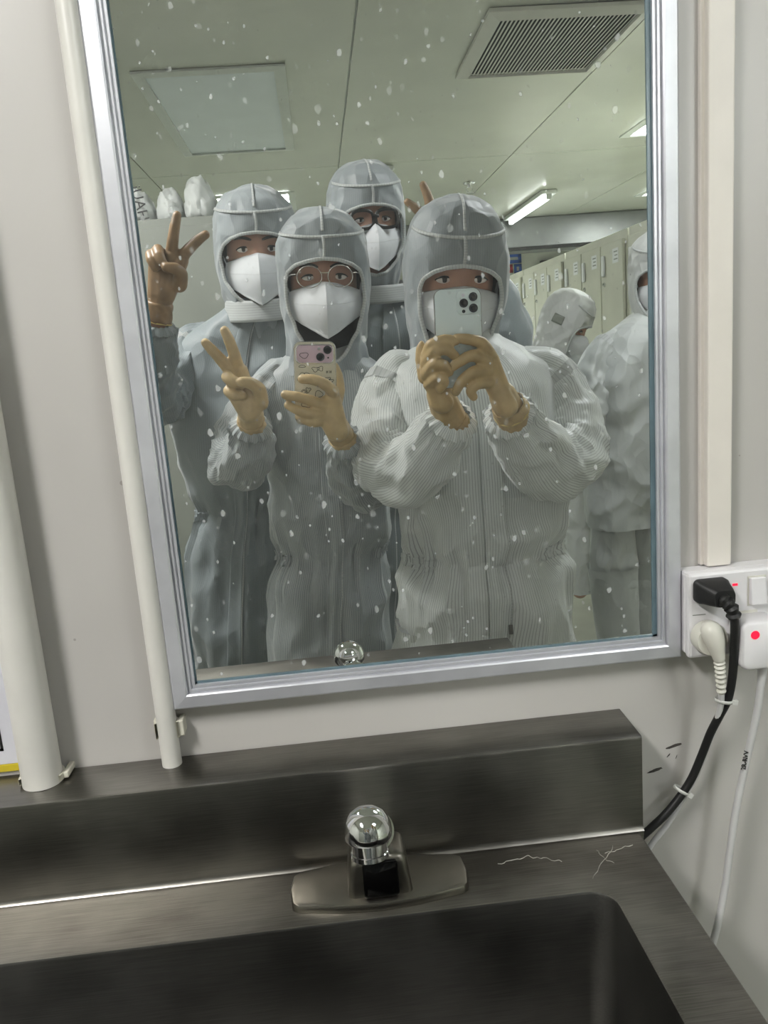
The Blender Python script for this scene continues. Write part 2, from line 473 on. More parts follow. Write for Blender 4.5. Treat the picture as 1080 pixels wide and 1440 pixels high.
for i in range(5):
    for j in range(3):
        g = 0.004
        # each sheet sags a little in its middle, as thin sandwich panels do
        rows = []
        for a in range(13):
            r = []
            for b in range(9):
                u, w = b / 8, a / 12
                sag = -0.004 * math.sin(PI * u) * math.sin(PI * w) + 0.004 * nz(u * 3 + i * 5, w * 4 + j * 7, 1.5) * math.sin(PI * u) * math.sin(PI * w)
                r.append((xs[i] + g + (xs[i + 1] - xs[i] - 2 * g) * u, ds[j] + g + (ds[j + 1] - ds[j] - 2 * g) * w, CEIL + sag))
            rows.append(r)
        m_ = MB().grid(rows)
        lo = rows[0] + [r[-1] for r in rows[1:]] + rows[-1][-2::-1] + [r[0] for r in rows[-2:0:-1]]
        m_.grid([lo, [(p[0], p[1], CEIL + 0.009) for p in lo]], close=True)
        m_.build('ceiling_panel', 'ceiling_paint', ceiling)
# lowered beam at the far end and the door frame beside the logo
soff = struct('trim_1', MB().box((X0, 6.95, 2.18), (X1, 7.5, CEIL - 0.006)), 'soffit_grey', smooth_=False, bevel=0.01)
MB().box((X0, 6.93, 2.155), (X1, 6.96, 2.185)).build('lower_edge', 'dark_void', soff, smooth_=False)
dr = struct('door_1', MB().box((2.62, DB - 0.05, 0), (3.5, DB - 0.012, 2.1)), 'panel_white', smooth_=False, bevel=0.004)
for a, b in (((2.54, 0), (2.61, 2.18)), ((3.51, 0), (3.58, 2.18)), ((2.54, 2.11), (3.58, 2.18))):
    MB().box((a[0], DB - 0.07, a[1]), (b[0], DB - 0.002, b[1])).build('door_frame', 'cabinet_grey', dr, smooth_=False, bevel=0.004)

# ------------------------------------------------------------------ ceiling lamps, vent, detector, sprinkler
def panel_lamp(x0, x1, d0, d1, label, glow, drop=0.018, rim=0.045):
    t = thing('ceiling_light', ((x0 + x1) / 2, (d0 + d1) / 2, CEIL - drop), label, 'ceiling light', 'flat panel lamps in the ceiling')
    z0, z1 = CEIL - drop, CEIL - 0.006
    MB().box((x0 + rim, d0 + rim, z1 - 0.004), (x1 - rim, d1 - rim, z1)).build('diffuser', glow, t, smooth_=False)
    o = [(x0, d0), (x1, d0), (x1, d1), (x0, d1)]; i_ = [(x0 + rim, d0 + rim), (x1 - rim, d0 + rim), (x1 - rim, d1 - rim), (x0 + rim, d1 - rim)]
    for k in range(4):
        a, b = o[k], o[(k + 1) % 4]; c, d = i_[(k + 1) % 4], i_[k]
        MB().prism([(a[0], a[1], z0 + 0.004), (b[0], b[1], z0 + 0.004), (c[0], c[1], z0), (d[0], d[1], z0)], (0, 0, 1), drop - 0.010).build('frame_rail', 'panel_white', t, smooth_=False)
    return t
panel_lamp(-0.60, -0.02, 2.60, 3.90, 'unlit white panel lamp in the ceiling above the left-hand people', 'acrylic_unlit')
panel_lamp(-0.62, -0.05, 5.03, 6.2, 'far panel lamp in the ceiling behind the grey cabinet', 'lamp_glow')
panel_lamp(1.83, 2.41, 2.95, 4.08, 'bright lit panel lamp above the lockers, cut by the mirror edge', 'lamp_glow')
panel_lamp(2.74, 3.32, 5.0, 6.17, 'small far panel lamp above the lockers at the right edge', 'lamp_glow')
panel_lamp(-1.02, -0.72, 0.80, 1.50, 'lit panel lamp left of the group, out of the mirror', 'key_glow')
panel_lamp(0.75, 1.35, 1.0, 1.6, 'added unseen square panel lamp brightening the right-hand people', 'side_fill_glow')  # fill panel outside the mirror view, added to light the right-hand people
t = thing('tube_light', (1.86, 6.2, 2.40), 'long thin tube light fitting on the far ceiling', 'ceiling light')
MB().box((1.80, 5.6, 2.415), (1.92, 6.88, 2.444)).build('batten', 'panel_white', t, smooth_=False, bevel=0.006)
MB().capsule([(1.86, 5.64, 2.395), (1.86, 6.84, 2.395)], 0.018).build('tube', 'tube_glow', t)
for d in (5.62, 6.86):
    MB().box((1.84, d - 0.012, 2.375), (1.88, d + 0.012, 2.43)).build('end_holder', 'panel_white', t, smooth_=False, bevel=0.004)

t = thing('ceiling_vent', (0.97, 2.52, CEIL - 0.03), 'square ceiling vent with dark gaps between narrow white slats', 'vent')
vx0, vx1, vd0, vd1 = 0.675, 1.255, 2.18, 2.85
MB().box((vx0 + 0.03, vd0 + 0.03, CEIL - 0.014), (vx1 - 0.03, vd1 - 0.03, CEIL - 0.007)).build('dark_backing', 'dark_void', t, smooth_=False)
rim = 0.042
o_ = [(vx0, vd0), (vx1, vd0), (vx1, vd1), (vx0, vd1)]; i_ = [(vx0 + rim, vd0 + rim), (vx1 - rim, vd0 + rim), (vx1 - rim, vd1 - rim), (vx0 + rim, vd1 - rim)]
for k in range(4):
    a, b = o_[k], o_[(k + 1) % 4]; c, d = i_[(k + 1) % 4], i_[k]
    MB().prism([(a[0], a[1], CEIL - 0.020), (b[0], b[1], CEIL - 0.020), (c[0], c[1], CEIL - 0.034), (d[0], d[1], CEIL - 0.034)], (0, 0, 1), 0.013).build('frame_rail', 'vent_white', t, smooth_=False)
ns = 33; sw = (vx1 - vx0 - 2 * rim) / ns; slat = None
for k in range(ns):
    x = vx0 + rim + sw * (k + 0.5)
    if slat is None:
        slat = MB().obox(V3(x, (vd0 + vd1) / 2, CEIL - 0.024), unit((1, 0, 0.5)), V3(0, 1, 0), unit((-0.5, 0, 1)), sw * 0.31, (vd1 - vd0) / 2 - rim, 0.0009).build('slat', 'vent_white', t, smooth_=False)
    else:
        c = slat.copy(); COL.objects.link(c); c.location.x += sw * k; c.parent = t
t = thing('smoke_detector', (0.52, 4.5, CEIL - 0.06), 'round white smoke detector on the ceiling above the group', 'smoke detector')
MB().lathe((0.52, 4.5, CEIL - 0.006), (0, 0, -1), [(0.055, 0), (0.055, 0.012), (0.048, 0.02)]).build('base_plate', 'panel_white', t)
MB().lathe((0.52, 4.5, CEIL - 0.026), (0, 0, -1), [(0.043, 0), (0.043, 0.02), (0.034, 0.038), (0.0, 0.042)]).build('sensor_cap', 'panel_white', t)
t = thing('sprinkler', (1.16, 5.15, CEIL - 0.06), 'small chrome sprinkler head hanging from the ceiling', 'sprinkler')
MB().lathe((1.16, 5.15, CEIL - 0.006), (0, 0, -1), [(0.04, 0), (0.036, 0.008), (0.014, 0.012), (0.012, 0.03)]).build('escutcheon', 'chrome', t)
MB().tube([(1.145, 5.15, CEIL - 0.034), (1.138, 5.15, CEIL - 0.05), (1.16, 5.15, CEIL - 0.068)], 0.004, 8).build('yoke_arm', 'chrome', t)
MB().tube([(1.175, 5.15, CEIL - 0.034), (1.182, 5.15, CEIL - 0.05), (1.16, 5.15, CEIL - 0.068)], 0.004, 8).build('yoke_arm', 'chrome', t)
MB().lathe((1.16, 5.15, CEIL - 0.066), (0, 0, -1), [(0.02, 0), (0.028, 0.004), (0.0, 0.006)]).build('deflector', 'chrome', t)

# ------------------------------------------------------------------ the lockers along the right
LX = 1.53
def locker(d0, label):
    t = thing('locker', (LX + 0.25, d0 + 0.5, 0), label, 'locker', 'grey-green steel lockers in a row')
    b = MB().box((LX + 0.018, d0 + 0.006, 0), (LX + 0.48, d0 + 1.0, 1.845)); b.build('body', 'locker_paint', t, smooth_=False, bevel=0.004)
    for k in range(3):
        a = d0 + 0.03 + 0.318 * k
        dm = MB().box((LX, a, 0.10), (LX + 0.016, a + 0.302, 1.80)).build('door', 'locker_paint', t, smooth_=False, bevel=0.003)
        MB().box((LX - 0.014, a + 0.235, 1.640), (LX - 0.001, a + 0.268, 1.745)).build('handle', 'label_white', dm, smooth_=False, bevel=0.005)
        MB().lathe((LX, a + 0.25, 1.60), (-1, 0, 0), [(0.012, 0), (0.012, 0.006), (0.006, 0.012), (0, 0.012)], 12).build('lock', 'chrome', dm)
        MB().box((LX - 0.0015, a + 0.05, 1.695), (LX - 0.0002, a + 0.13, 1.765)).build('label_card', 'label_white', dm, smooth_=False)
        for q in range(3):
            MB().box((LX - 0.0022, a + 0.06, 1.71 + q * 0.018), (LX - 0.0014, a + 0.06 + 0.05 - 0.012 * (q % 2), 1.716 + q * 0.018)).build('label_print', 'cabinet_grey', dm, smooth_=False)
    return t
for k, lb in enumerate(('nearest grey-green steel locker behind the person at the mirror edge', 'second grey-green steel locker along the row, three white handles',
                        'third grey-green steel locker behind the bent person', 'farthest grey-green steel locker of the row, under the logo')):
    locker(2.232 + 1.015 * k, lb)
# logo board on the far wall
t = thing('logo_sign', (2.24, DB - 0.02, 2.06), 'small wall logo of blue and red squared letters on the far wall', 'sign')
def logo_piece(name, x0, x1, z0, z1, b, m, leg=None):
    mb = MB(); d0, d1 = DB - 0.012, DB - 0.001
    for q in (((x0, z0), (x0 + b, z1)), ((x1 - b, z0), (x1, z1)), ((x0, z1 - b), (x1, z1)), ((x0, z0), (x1, z0 + b))):
        mb.box((q[0][0], d0, q[0][1]), (q[1][0], d1, q[1][1]))
    mb.build(name, m, t, smooth_=False, weld=False)
logo_piece('blue_letter', 2.15, 2.335, 2.175, 2.275, 0.034, 'logo_blue')
logo_piece('red_letter', 2.15, 2.235, 2.075, 2.165, 0.028, 'logo_red')
logo_piece('blue_letter', 2.25, 2.335, 2.065, 2.165, 0.028, 'logo_blue')

# ------------------------------------------------------------------ the grey cabinet on the left with bundles on top
CD, CT = 2.20, 1.855
t = thing('steel_cabinet', (-0.75, CD + 0.25, 0), 'tall plain grey steel cabinet behind the left-hand people', 'cabinet')
MB().box((-1.95, CD + 0.018, 0), (0.10, CD + 0.5, CT)).build('body', 'cabinet_grey', t, smooth_=False, bevel=0.004)
for k in range(2):
    a = -1.94 + k * 1.02
    dm = MB().box((a, CD, 0.08), (a + 1.01, CD + 0.016, CT - 0.03)).build('door', 'cabinet_grey', t, smooth_=False, bevel=0.003)
    MB().box((a + 0.95, CD - 0.012, 1.0), (a + 0.97, CD - 0.0005, 1.12)).build('handle', 'chrome', dm, smooth_=False, bevel=0.003)
def bundle(c, r, seed, label):
    def fn(v):
        return 1 + 0.13 * nz(v[0] * 1.6 + seed, v[1] * 1.6, v[2] * 1.6) + 0.07 * nz(v[0] * 4 + seed, v[1] * 4, v[2] * 4) - 0.22 * abs(nz(v[0] * 2.2 + v[2] * 1.5 + seed, v[1] * 2, v[2] * 2.6)) + 0.06
    mb = MB().sphere(c, r, 48, 28, fn)
    zmin = CT + 0.001
    mb.v = [(p[0], p[1], max(p[2], zmin)) for p in mb.v]
    return tag(mb.build('cloth_bundle', 'bundle_white'), label, 'bundle', 'rolled white garments on the cabinet')
b0 = bundle((-0.577, CD + 0.13, CT + 0.04), (0.054, 0.09, 0.080), 1.3, 'rolled white garment with black writing, at the left end of the cabinet top')
bundle((-0.468, CD + 0.14, CT + 0.04), (0.046, 0.09, 0.078), 5.2, 'crumpled white garment between two taller bundles on the cabinet')
bundle((-0.362, CD + 0.12, CT + 0.055), (0.053, 0.10, 0.092), 9.4, 'tallest rolled white garment on the cabinet, beside the left hood')
bundle((-0.268, CD + 0.16, CT + 0.03), (0.040, 0.07, 0.055), 3.7, 'smallest white cloth bundle at the right end of the row')
def written(txt, c, ax, up, size, m, parent, nrm, name='writing'):
    """flat lettering laid on a surface: ax = reading direction, up = letters' up, in (x, d, z)"""
    cu = bpy.data.curves.new(name, 'FONT'); cu.body = txt; cu.size = size; cu.extrude = 0.0004; cu.align_x = 'CENTER'; cu.align_y = 'CENTER'
    cu.resolution_u = 2
    o = bpy.data.objects.new(name, cu); COL.objects.link(o)
    a = unit(ax); u = unit(up - a * np.dot(a, up)); r3 = lambda v: Vector((v[0], -v[1], v[2]))
    A, U = r3(a), r3(u); N = A.cross(U); p = np.asarray(c, float)
    if parent is not None: p = p - OFF[parent.name]
    mw = Matrix.Identity(4)
    for i in range(3):
        mw[i][0], mw[i][1], mw[i][2] = A[i], U[i], N[i]
    mw[0][3], mw[1][3], mw[2][3] = p[0], -p[1], p[2]
    cu.materials.append(mat(m))
    dg = bpy.context.evaluated_depsgraph_get(); me = bpy.data.meshes.new_from_object(o.evaluated_get(dg))
    bpy.data.objects.remove(o, do_unlink=True)
    o = bpy.data.objects.new(name, me); COL.objects.link(o)
    if parent is not None: o.parent = parent
    o.matrix_local = mw
    return o
written('HAUi', V3(-0.555, CD + 0.028, CT + 0.055), V3(-0.15, 0.0, 1), V3(1, 0, 0.15), 0.05, 'ink_black', b0, None)
yb = MB().sphere((-0.10, CD + 0.10, CT + 0.018), (0.035, 0.03, 0.017), 20, 10, lambda v: 1 + 0.2 * nz(v[0] * 3, v[1] * 3, v[2] * 3))
tag(yb.build('yellow_rag', 'yellow_plastic'), 'small crumpled yellow rag on the cabinet above the left hood', 'rag')

# ================================================================== ON THE WALL
# ------------------------------------------------------------------ the mirror
GX0, GX1, GZ0, GZ1 = -0.145, 0.3135, 1.058, 1.86
mir = thing('wall_mirror', ((GX0 + GX1) / 2, WALL, GZ0 - 0.024), 'splash-marked wall mirror in a wide aluminium frame above the sink', 'mirror')
MB().box((GX0 - 0.006, -0.005, GZ0 - 0.006), (GX1 + 0.006, 0.0, GZ1 + 0.006)).build('mirror_glass', 'mirror_silver', mir, smooth_=False)
for a, b in (((GX1 - 0.0045, GZ0), (GX1 + 0.001, GZ1)), ((GX0, GZ0 - 0.001), (GX1, GZ0 + 0.0022)), ((GX0 - 0.001, GZ0), (GX0 + 0.0015, GZ1))):
    MB().box((a[0], 0.0001, a[1]), (b[0], 0.0012, b[1])).build('glass_edge', 'glass_edge_teal', mir, smooth_=False)
PROF = [(0.000, 0.0006), (0.000, 0.0045), (0.0022, 0.0045), (0.0026, 0.0036), (0.0034, 0.0036), (0.0038, 0.0058), (0.0058, 0.0058), (0.0062, 0.0048),
        (0.0070, 0.0048), (0.0074, 0.0085), (0.0090, 0.0095), (0.0205, 0.0082), (0.0225, 0.0060), (0.0225, -0.0098)]
def rail(kind):
    rows = []
    for w, h in PROF:
        if kind == 'b': rows.append([(GX0 - w, h, GZ0 - w), (GX1 + w, h, GZ0 - w)])
        if kind == 't': rows.append([(GX0 - w, h, GZ1 + w), (GX1 + w, h, GZ1 + w)])
        if kind == 'l': rows.append([(GX0 - w, h, GZ0 - w), (GX0 - w, h, GZ1 + w)])
        if kind == 'r': rows.append([(GX1 + w, h, GZ0 - w), (GX1 + w, h, GZ1 + w)])
    mb = MB().grid(rows)
    mb.poly([r[0] for r in rows]); mb.poly([r[1] for r in rows])
    return mb.build('frame_rail', 'aluminium', mir, smooth_=False)
for k in 'btlr': rail(k)

# ------------------------------------------------------------------ pipes with clips
def pipe(x, r, z0, label, dcen):
    t = thing('water_pipe', (x, dcen, z0), label, 'pipe', 'white plastic pipes left of the mirror')
    MB().tube([(x, dcen, z0), (x, dcen, CEIL - 0.008)], r, 32).build('tube', 'pvc_white', t)
    return t
pz = 0.979
p_small = pipe(-0.1765, 0.0095, pz, 'thin white plastic pipe running down beside the mirror frame', WALL + 0.014)
p_big = pipe(-0.298, 0.0185, pz, 'thick white plastic pipe at the left edge of the view', WALL + 0.021)
def clip(x, r, dc, z, parent, h=0.016):
    mb = MB(); rows = []
    for k in range(13):
        a = -PI * 0.12 - PI * 0.76 * k / 12 + PI          # wraps the wall side of the pipe
        a = PI * (1.12 - 1.24 * k / 12) + PI
        ca, sa = math.cos(a), math.sin(a)
        rows.append([(x + ca * (r + e), dc + sa * (r + e), z + q) for e, q in ((0.0004, 0), (0.0024, 0), (0.0024, h), (0.0004, h), (0.0004, 0))])
    mb.grid(rows); mb.build('pipe_clip', 'clip_plastic', parent)
    MB().box((x + r + 0.001, WALL + 0.0002, z), (x + r + 0.0065, dc + 0.002, z + h)).build('clip_ear', 'clip_plastic', parent, smooth_=False, bevel=0.001)
    MB().box((x - r - 0.004, WALL + 0.0002, z), (x - r - 0.001, dc - 0.003, z + h)).build('clip_ear', 'clip_plastic', parent, smooth_=False, bevel=0.001)
clip(-0.1765, 0.0095, WALL + 0.014, 1.008, p_small)
clip(-0.298, 0.0185, WALL + 0.021, 0.981, p_big, 0.006)

# ------------------------------------------------------------------ notice behind the thick pipe
t = thing('wall_notice', (-0.45, WALL, 0.99), 'white notice with black border line, half hidden by the thick pipe', 'notice')
MB().box((-0.62, WALL + 0.0003, 0.992), (-0.318, WALL + 0.0022, 1.42)).build('sheet', 'paper_white', t, smooth_=False)
MB().box((-0.60, WALL + 0.0022, 1.006), (-0.3375, WALL + 0.0027, 1.0085)).build('border_line', 'ink_black', t, smooth_=False)
MB().box((-0.34, WALL + 0.0022, 1.006), (-0.3375, WALL + 0.0027, 1.40)).build('border_line', 'ink_black', t, smooth_=False)
MB().box((-0.62, WALL + 0.0003, 0.984), (-0.318, WALL + 0.003, 0.9915)).build('yellow_edge', 'yellow_strip', t, smooth_=False, bevel=0.0005)

# ------------------------------------------------------------------ trunking and socket
t = thing('cable_trunking', (0.376, WALL, 1.127), 'flat white cable trunking running down to the socket box', 'trunking')
MB().box((0.3605, WALL, 1.1255), (0.3905, WALL + 0.006, CEIL - 0.01)).build('base_channel', 'trunking_white', t, smooth_=False, bevel=0.001)
MB().box((0.364, WALL + 0.005, 1.1255), (0.3885, WALL + 0.014, CEIL - 0.01)).build('cover', 'trunking_white', t, smooth_=False, bevel=0.0015)

SF = 0.022                          # face of the socket plate
sk = thing('wall_socket', (0.41, WALL, 1.035), 'white double wall socket box beside the mirror, small red indicator lit', 'socket')
sx0, sx1, sz0, sz1 = 0.3375, 0.486, 1.040, 1.1245
MB().box((sx0, WALL, sz0), (sx1, SF - 0.010, sz1)).build('back_box', 'socket_white', sk, smooth_=False, bevel=0.003)
MB().box((sx0 - 0.0008, SF - 0.0098, sz0 - 0.001), (sx1 + 0.0008, SF, sz1 + 0.001)).build('face_plate', 'socket_white', sk, smooth_=False, bevel=0.003)
MB().box((sx0 + 0.003, SF, 1.0835), (sx0 + 0.016, SF + 0.0003, 1.0842)).build('plate_joint', 'cabinet_grey', sk, smooth_=False)
c = W(1066, 831, SF + 0.003)
sw_ = MB().obox(V3(c[0], SF + 0.002, c[2]), V3(1, 0, 0), unit((0, 1, 0.12)), unit((0, -0.12, 1)), 0.0078, 0.0035, 0.0135).build('switch_rocker', 'socket_white', sk, smooth_=False, bevel=0.0012)
MB().box((c[0] - 0.0092, SF, c[2] - 0.0148), (c[0] + 0.0092, SF + 0.0006, c[2] + 0.0148)).build('switch_surround', 'plug_ivory', sk, smooth_=False)
c = W(1033.5, 822, SF)
MB().box((c[0] - 0.0024, SF, c[2] - 0.0011), (c[0] + 0.0024, SF + 0.0007, c[2] + 0.0011)).build('indicator', 'led_red', sk, smooth_=False)
c = W(1052, 862, SF)
MB().box((c[0] - 0.009, SF, c[2] - 0.003), (c[0] + 0.009, SF + 0.0008, c[2] + 0.003)).build('socket_shutter', 'plug_ivory', sk, smooth_=False)

# black plug and cord
c = W(1003, 832, SF + 0.008)
bp = thing('black_plug', (c[0], SF, c[2] - 0.02), 'black moulded plug in the upper left of the socket, with its black cord', 'plug')
body = [(0.0, 0.0165, 0.0115), (0.006, 0.0165, 0.0115), (0.010, 0.0150, 0.0105), (0.018, 0.0125, 0.0092), (0.023, 0.0100, 0.0080)]
rows = []
for q, hx, hz in body:
    k = q / 0.023
    rows.append([(c[0] + 0.004 * k * k + x, SF + 0.0006 + q, c[2] - 0.003 * k * k + z) for x, z in rrect(0, 0, hx, hz, 0.005, 4)])
mb = MB().grid(rows, close=True); mb.poly(rows[0], flip=True); mb.poly(rows[-1]); mb.build('plug_body', 'black_rubber', bp)
bc = [W(px, py, d) for px, py, d in ((1012, 840, 0.040), (1020, 846, 0.046), (1028, 854, 0.048), (1032.5, 868, 0.047), (1033, 890, 0.045), (1032, 920, 0.041), (1030, 950, 0.036), (1024, 982, 0.030), (1012, 1006, 0.024),
      (999, 1031, 0.018), (986, 1064, 0.012), (972, 1096, 0.010), (955, 1122, 0.010), (935, 1146, 0.012), (915, 1165, 0.014), (898, 1182, 0.014), (880, 1215, 0.012), (870, 1290, 0.010))]
MB().tube(spline(bc[:4], 14), [0.0062 + 0.0011 * math.sin(i * 2.2) for i in range(14)], 14).build('strain_relief', 'black_rubber', bp)
MB().tube(spline(bc[2:], 90), 0.0041, 14).build('cord', 'black_rubber', bp)
# round ivory plug and its white cord
c = W(999, 898, SF + 0.010)
rp = thing('round_plug', (c[0], SF, c[2] - 0.03), 'round ivory plug in the lower left of the socket, with ribbed cord guard', 'plug')
MB().lathe((c[0], SF + 0.0004, c[2]), (0, 1, 0), [(0.0158, 0), (0.0162, 0.002), (0.0162, 0.012), (0.0150, 0.015), (0.0, 0.0155)], 36).build('plug_disc', 'plug_ivory', rp)
hp = [W(px, py, d) for px, py, d in ((1000, 888, 0.037), (1006, 905, 0.040), (1011, 925, 0.041), (1013, 948, 0.039), (1014.5, 975, 0.034))]
MB().capsule(spline(hp[:3], 10), [0.0105, 0.0104, 0.0102, 0.0098, 0.0092, 0.0086, 0.0078, 0.0070, 0.0064, 0.0058], 16).build('plug_grip', 'plug_ivory', rp)
gp = spline(hp[2:], 40)
MB().tube(gp, [0.0050 - 0.0012 * i / 39 + 0.0008 * math.sin(i * 2 * PI / 5) for i in range(40)], 14).build('cord_guard', 'plug_ivory', rp)
wc = [hp[-1]] + [W(px, py, d) for px, py, d in ((1013, 995, 0.028), (1005, 1022, 0.020), (992, 1058, 0.012), (977, 1094, 0.006), (958, 1128, 0.003), (938, 1160, 0.002), (918, 1185, 0.002), (900, 1215, 0.002))]
MB().tube(spline(wc, 60), 0.0030, 12).build('cord', 'cable_white', rp)
# charger with the red light
c = W(1066, 903, SF + 0.02)
ch = thing('charger', (c[0], SF, c[2] - 0.03), 'white charger block with a glowing red light and white cable', 'charger')
rows = []
for q, s_ in ((0.0006, 0.97), (0.002, 1.0), (0.022, 1.0), (0.026, 0.97), (0.0275, 0.90)):
    rows.append([(c[0] + x * s_, SF + q, c[2] + z * s_) for x, z in rrect(0.001, -0.001, 0.0205, 0.0245, 0.008, 6)])
mb = MB().grid(rows, close=True); mb.poly(rows[0], flip=True); mb.poly(rows[-1]); mb.build('charger_block', 'socket_white', ch)
c2 = W(1062, 893, SF + 0.0277)
MB().lathe((c2[0], SF + 0.0276, c2[2]), (0, 1, 0), [(0.0042, 0), (0.0042, 0.0006), (0.0, 0.0007)], 20).build('red_light', 'led_red', ch)
wc = [W(px, py, d) for px, py, d in ((1073, 936, 0.036), (1070, 962, 0.034), (1065, 1000, 0.030), (1055, 1045, 0.026), (1045, 1090, 0.022), (1034, 1145, 0.020), (1026, 1200, 0.020), (1019, 1250, 0.020), (1008, 1305, 0.020), (990, 1370, 0.016))]
MB().tube(spline(wc[:2], 8), [0.0042, 0.0043, 0.0042, 0.0040, 0.0040, 0.0038, 0.0038, 0.0036], 12).build('cord_guard', 'cable_white', ch)
cw = MB().tube(spline(wc, 70), 0.0037, 12).build('cord', 'cable_white', ch)
q0, q1 = W(1044, 1085, 0.026), W(1050, 1052, 0.028)
written('2R-RVV', (q0 + q1) / 2 + V3(0, 0.001, 0), q1 - q0, V3(-1, 0, 0.2), 0.0068, 'ink_black', cw, None, 'cable_print')
# cable ties round the black and white cords
for k, (px, py, d, ax) in enumerate(((1018, 985, 0.029, (0.2, 0, 1)), (958, 1111, 0.008, (0.55, 0, 0.8)))):
    c = W(px, py, d); ax = unit(ax); side = unit(np.cross(ax, (0, 1, 0)))
    t = thing('cable_tie', c - V3(0, 0, 0.003), ('upper clear cable tie binding the black and white cords', 'lower clear cable tie on the cords near the sink corner')[k], 'cable tie')
    loop = [c + (side * math.cos(a) * 0.0085 + V3(0, 1, 0) * math.sin(a) * 0.0062) for a in np.linspace(0, 2 * PI, 25)]
    rows = [[p - ax * 0.0016 for p in loop], [p + ax * 0.0016 for p in loop]]
    MB().grid(rows).build('strap', 'tie_clear', t, solid=0.0009)
    e = c - side * 0.0095 + V3(0, 0.002, 0) if (side[0] < 0) else c + side * 0.0095 + V3(0, 0.002, 0)
    MB().obox(e, side, V3(0, 1, 0), ax, 0.0034, 0.0022, 0.0026).build('lock_head', 'tie_clear', t, smooth_=False, bevel=0.0006)
# scuffs on the wall
for px, py, L, w_ in ((947, 1049, 0.017, 0.0017), (921, 1083, 0.016, 0.0017), (940, 1062, 0.004, 0.0009), (951, 1064, 0.002, 0.0008)):
    c = W(px, py, WALL); lo = []
    for k in range(18):
        a = 2 * PI * k / 18; rr = 1 + 0.35 * nz(k * 0.9, px, 0.3)
        lo.append((c[0] + math.cos(a) * L / 2 * rr, WALL + 0.0002, c[2] + math.sin(a) * w_ * rr + math.cos(a) * 0.002))
    MB().prism(lo, (0, 1, 0), 0.0002).build('scuff_mark', 'scuff_dark', wall_front, smooth_=False)

# ================================================================== THE SINK
DZ = 0.879
SX0, SX1, SD0, SD1 = -1.02, 0.272, 0.05, 0.505
sink = thing('steel_sink', (-0.37, 0.25, 0), 'long stainless steel trough sink with tall upstand and square basin', 'sink')
# upstand: front face, ledge back to the wall, end plate
BT = 0.978
sec = [(SD0 + 0.003, DZ), (SD0 + 0.0008, DZ + 0.002), (SD0, DZ + 0.006), (SD0, BT - 0.003), (SD0 - 0.0008, BT - 0.0008), (SD0 - 0.003, BT), (WALL + 0.0015, BT + 0.0015), (WALL + 0.0015, DZ - 0.03), (SD0 - 0.004, DZ - 0.03)]
rows = [[(x, d, z) for d, z in sec] for x in (SX0, SX1 + 0.005)]
mb = MB().grid(rows, close=True); mb.poly(rows[0]); mb.poly(rows[1]); mb.build('upstand', 'steel', sink, smooth_=True)
# deck with the basin hole
bx0, bx1, bd0, bd1, br = -0.86, 0.2145, 0.1295, 0.45, 0.022
def bring(e, z, n=7):
    return [(x, d, z) for x, d in rrect((bx0 + bx1) / 2, (bd0 + bd1) / 2, (bx1 - bx0) / 2 + e, (bd1 - bd0) / 2 + e, max(br + e, 0.004), n)]
inner = bring(0.0, DZ)
outer = []
ctr = V3((bx0 + bx1) / 2, (bd0 + bd1) / 2, DZ)
n4 = 8
for k, (ox, od) in enumerate(((SX1, SD1), (SX0, SD1), (SX0, SD0), (SX1, SD0))):
    outer += [(ox, od, DZ)] * n4
rows = [[(p[0], p[1], DZ - 0.035) for p in outer], [(p[0], p[1], DZ - 0.0015) for p in outer],
        [(p[0] + 0.0015 * np.sign(ctr[0] - p[0]), p[1] + 0.0015 * np.sign(ctr[1] - p[1]), DZ) for p in outer], bring(0.0035, DZ), bring(0.001, DZ - 0.0008)]
MB().grid(rows, close=True).build('deck', 'steel_deck', sink)
rows = [bring(0.001, DZ - 0.0008), bring(0.0, DZ - 0.003), bring(-0.001, DZ - 0.12), bring(-0.003, DZ - 0.20), bring(-0.010, DZ - 0.218), bring(-0.02, DZ - 0.222)]
mb = MB().grid(rows, close=True); mb.poly(rows[-1]); bas = mb.build('basin', 'steel_basin', sink)
MB().lathe((-0.32, 0.29, DZ - 0.2215), (0, 0, 1), [(0.045, 0), (0.045, 0.002), (0.036, 0.001), (0.0, 0.0005)]).build('drain', 'chrome', bas)
for x in (-0.97, 0.225):
    for d in (0.09, 0.465):
        MB().tube([(x, d, 0.0), (x, d, DZ - 0.034)], 0.019, 20).build('leg', 'steel', sink)
# dried limescale left on the deck beside the faucet
for k, (pa, pb) in enumerate((((700, 1215), (745, 1204)), ((745, 1204), (790, 1212)), ((835, 1235), (862, 1190)), ((850, 1200), (892, 1188)), ((838, 1196), (862, 1214)))):
    a = W(*pa, 0.0); 
    def onz(p):
        r = _ray(*p); k_ = (DZ - CAM[2]) / r[2]; q = CAM + r * k_; return V3(q[0], -q[1], DZ + 0.0003)
    A_, B_ = onz(pa), onz(pb); pts = []
    for i in range(14):
        u = i / 13; p = A_ * (1 - u) + B_ * u; p[0] += 0.003 * nz(u * 4, k * 3.1, 0); p[1] += 0.004 * nz(u * 5, k * 7.7, 3); pts.append(p)
    rows = [[p + V3(0, -0.0004 * (1 + nz(i * 0.7, k, 1)), 0) for i, p in enumerate(pts)], [p + V3(0, 0.0004 * (1 + nz(i * 0.7, k, 4)), 0.0) for i, p in enumerate(pts)]]
    MB().grid(rows).build('limescale_mark', 'limescale', sink, solid=0.0003)

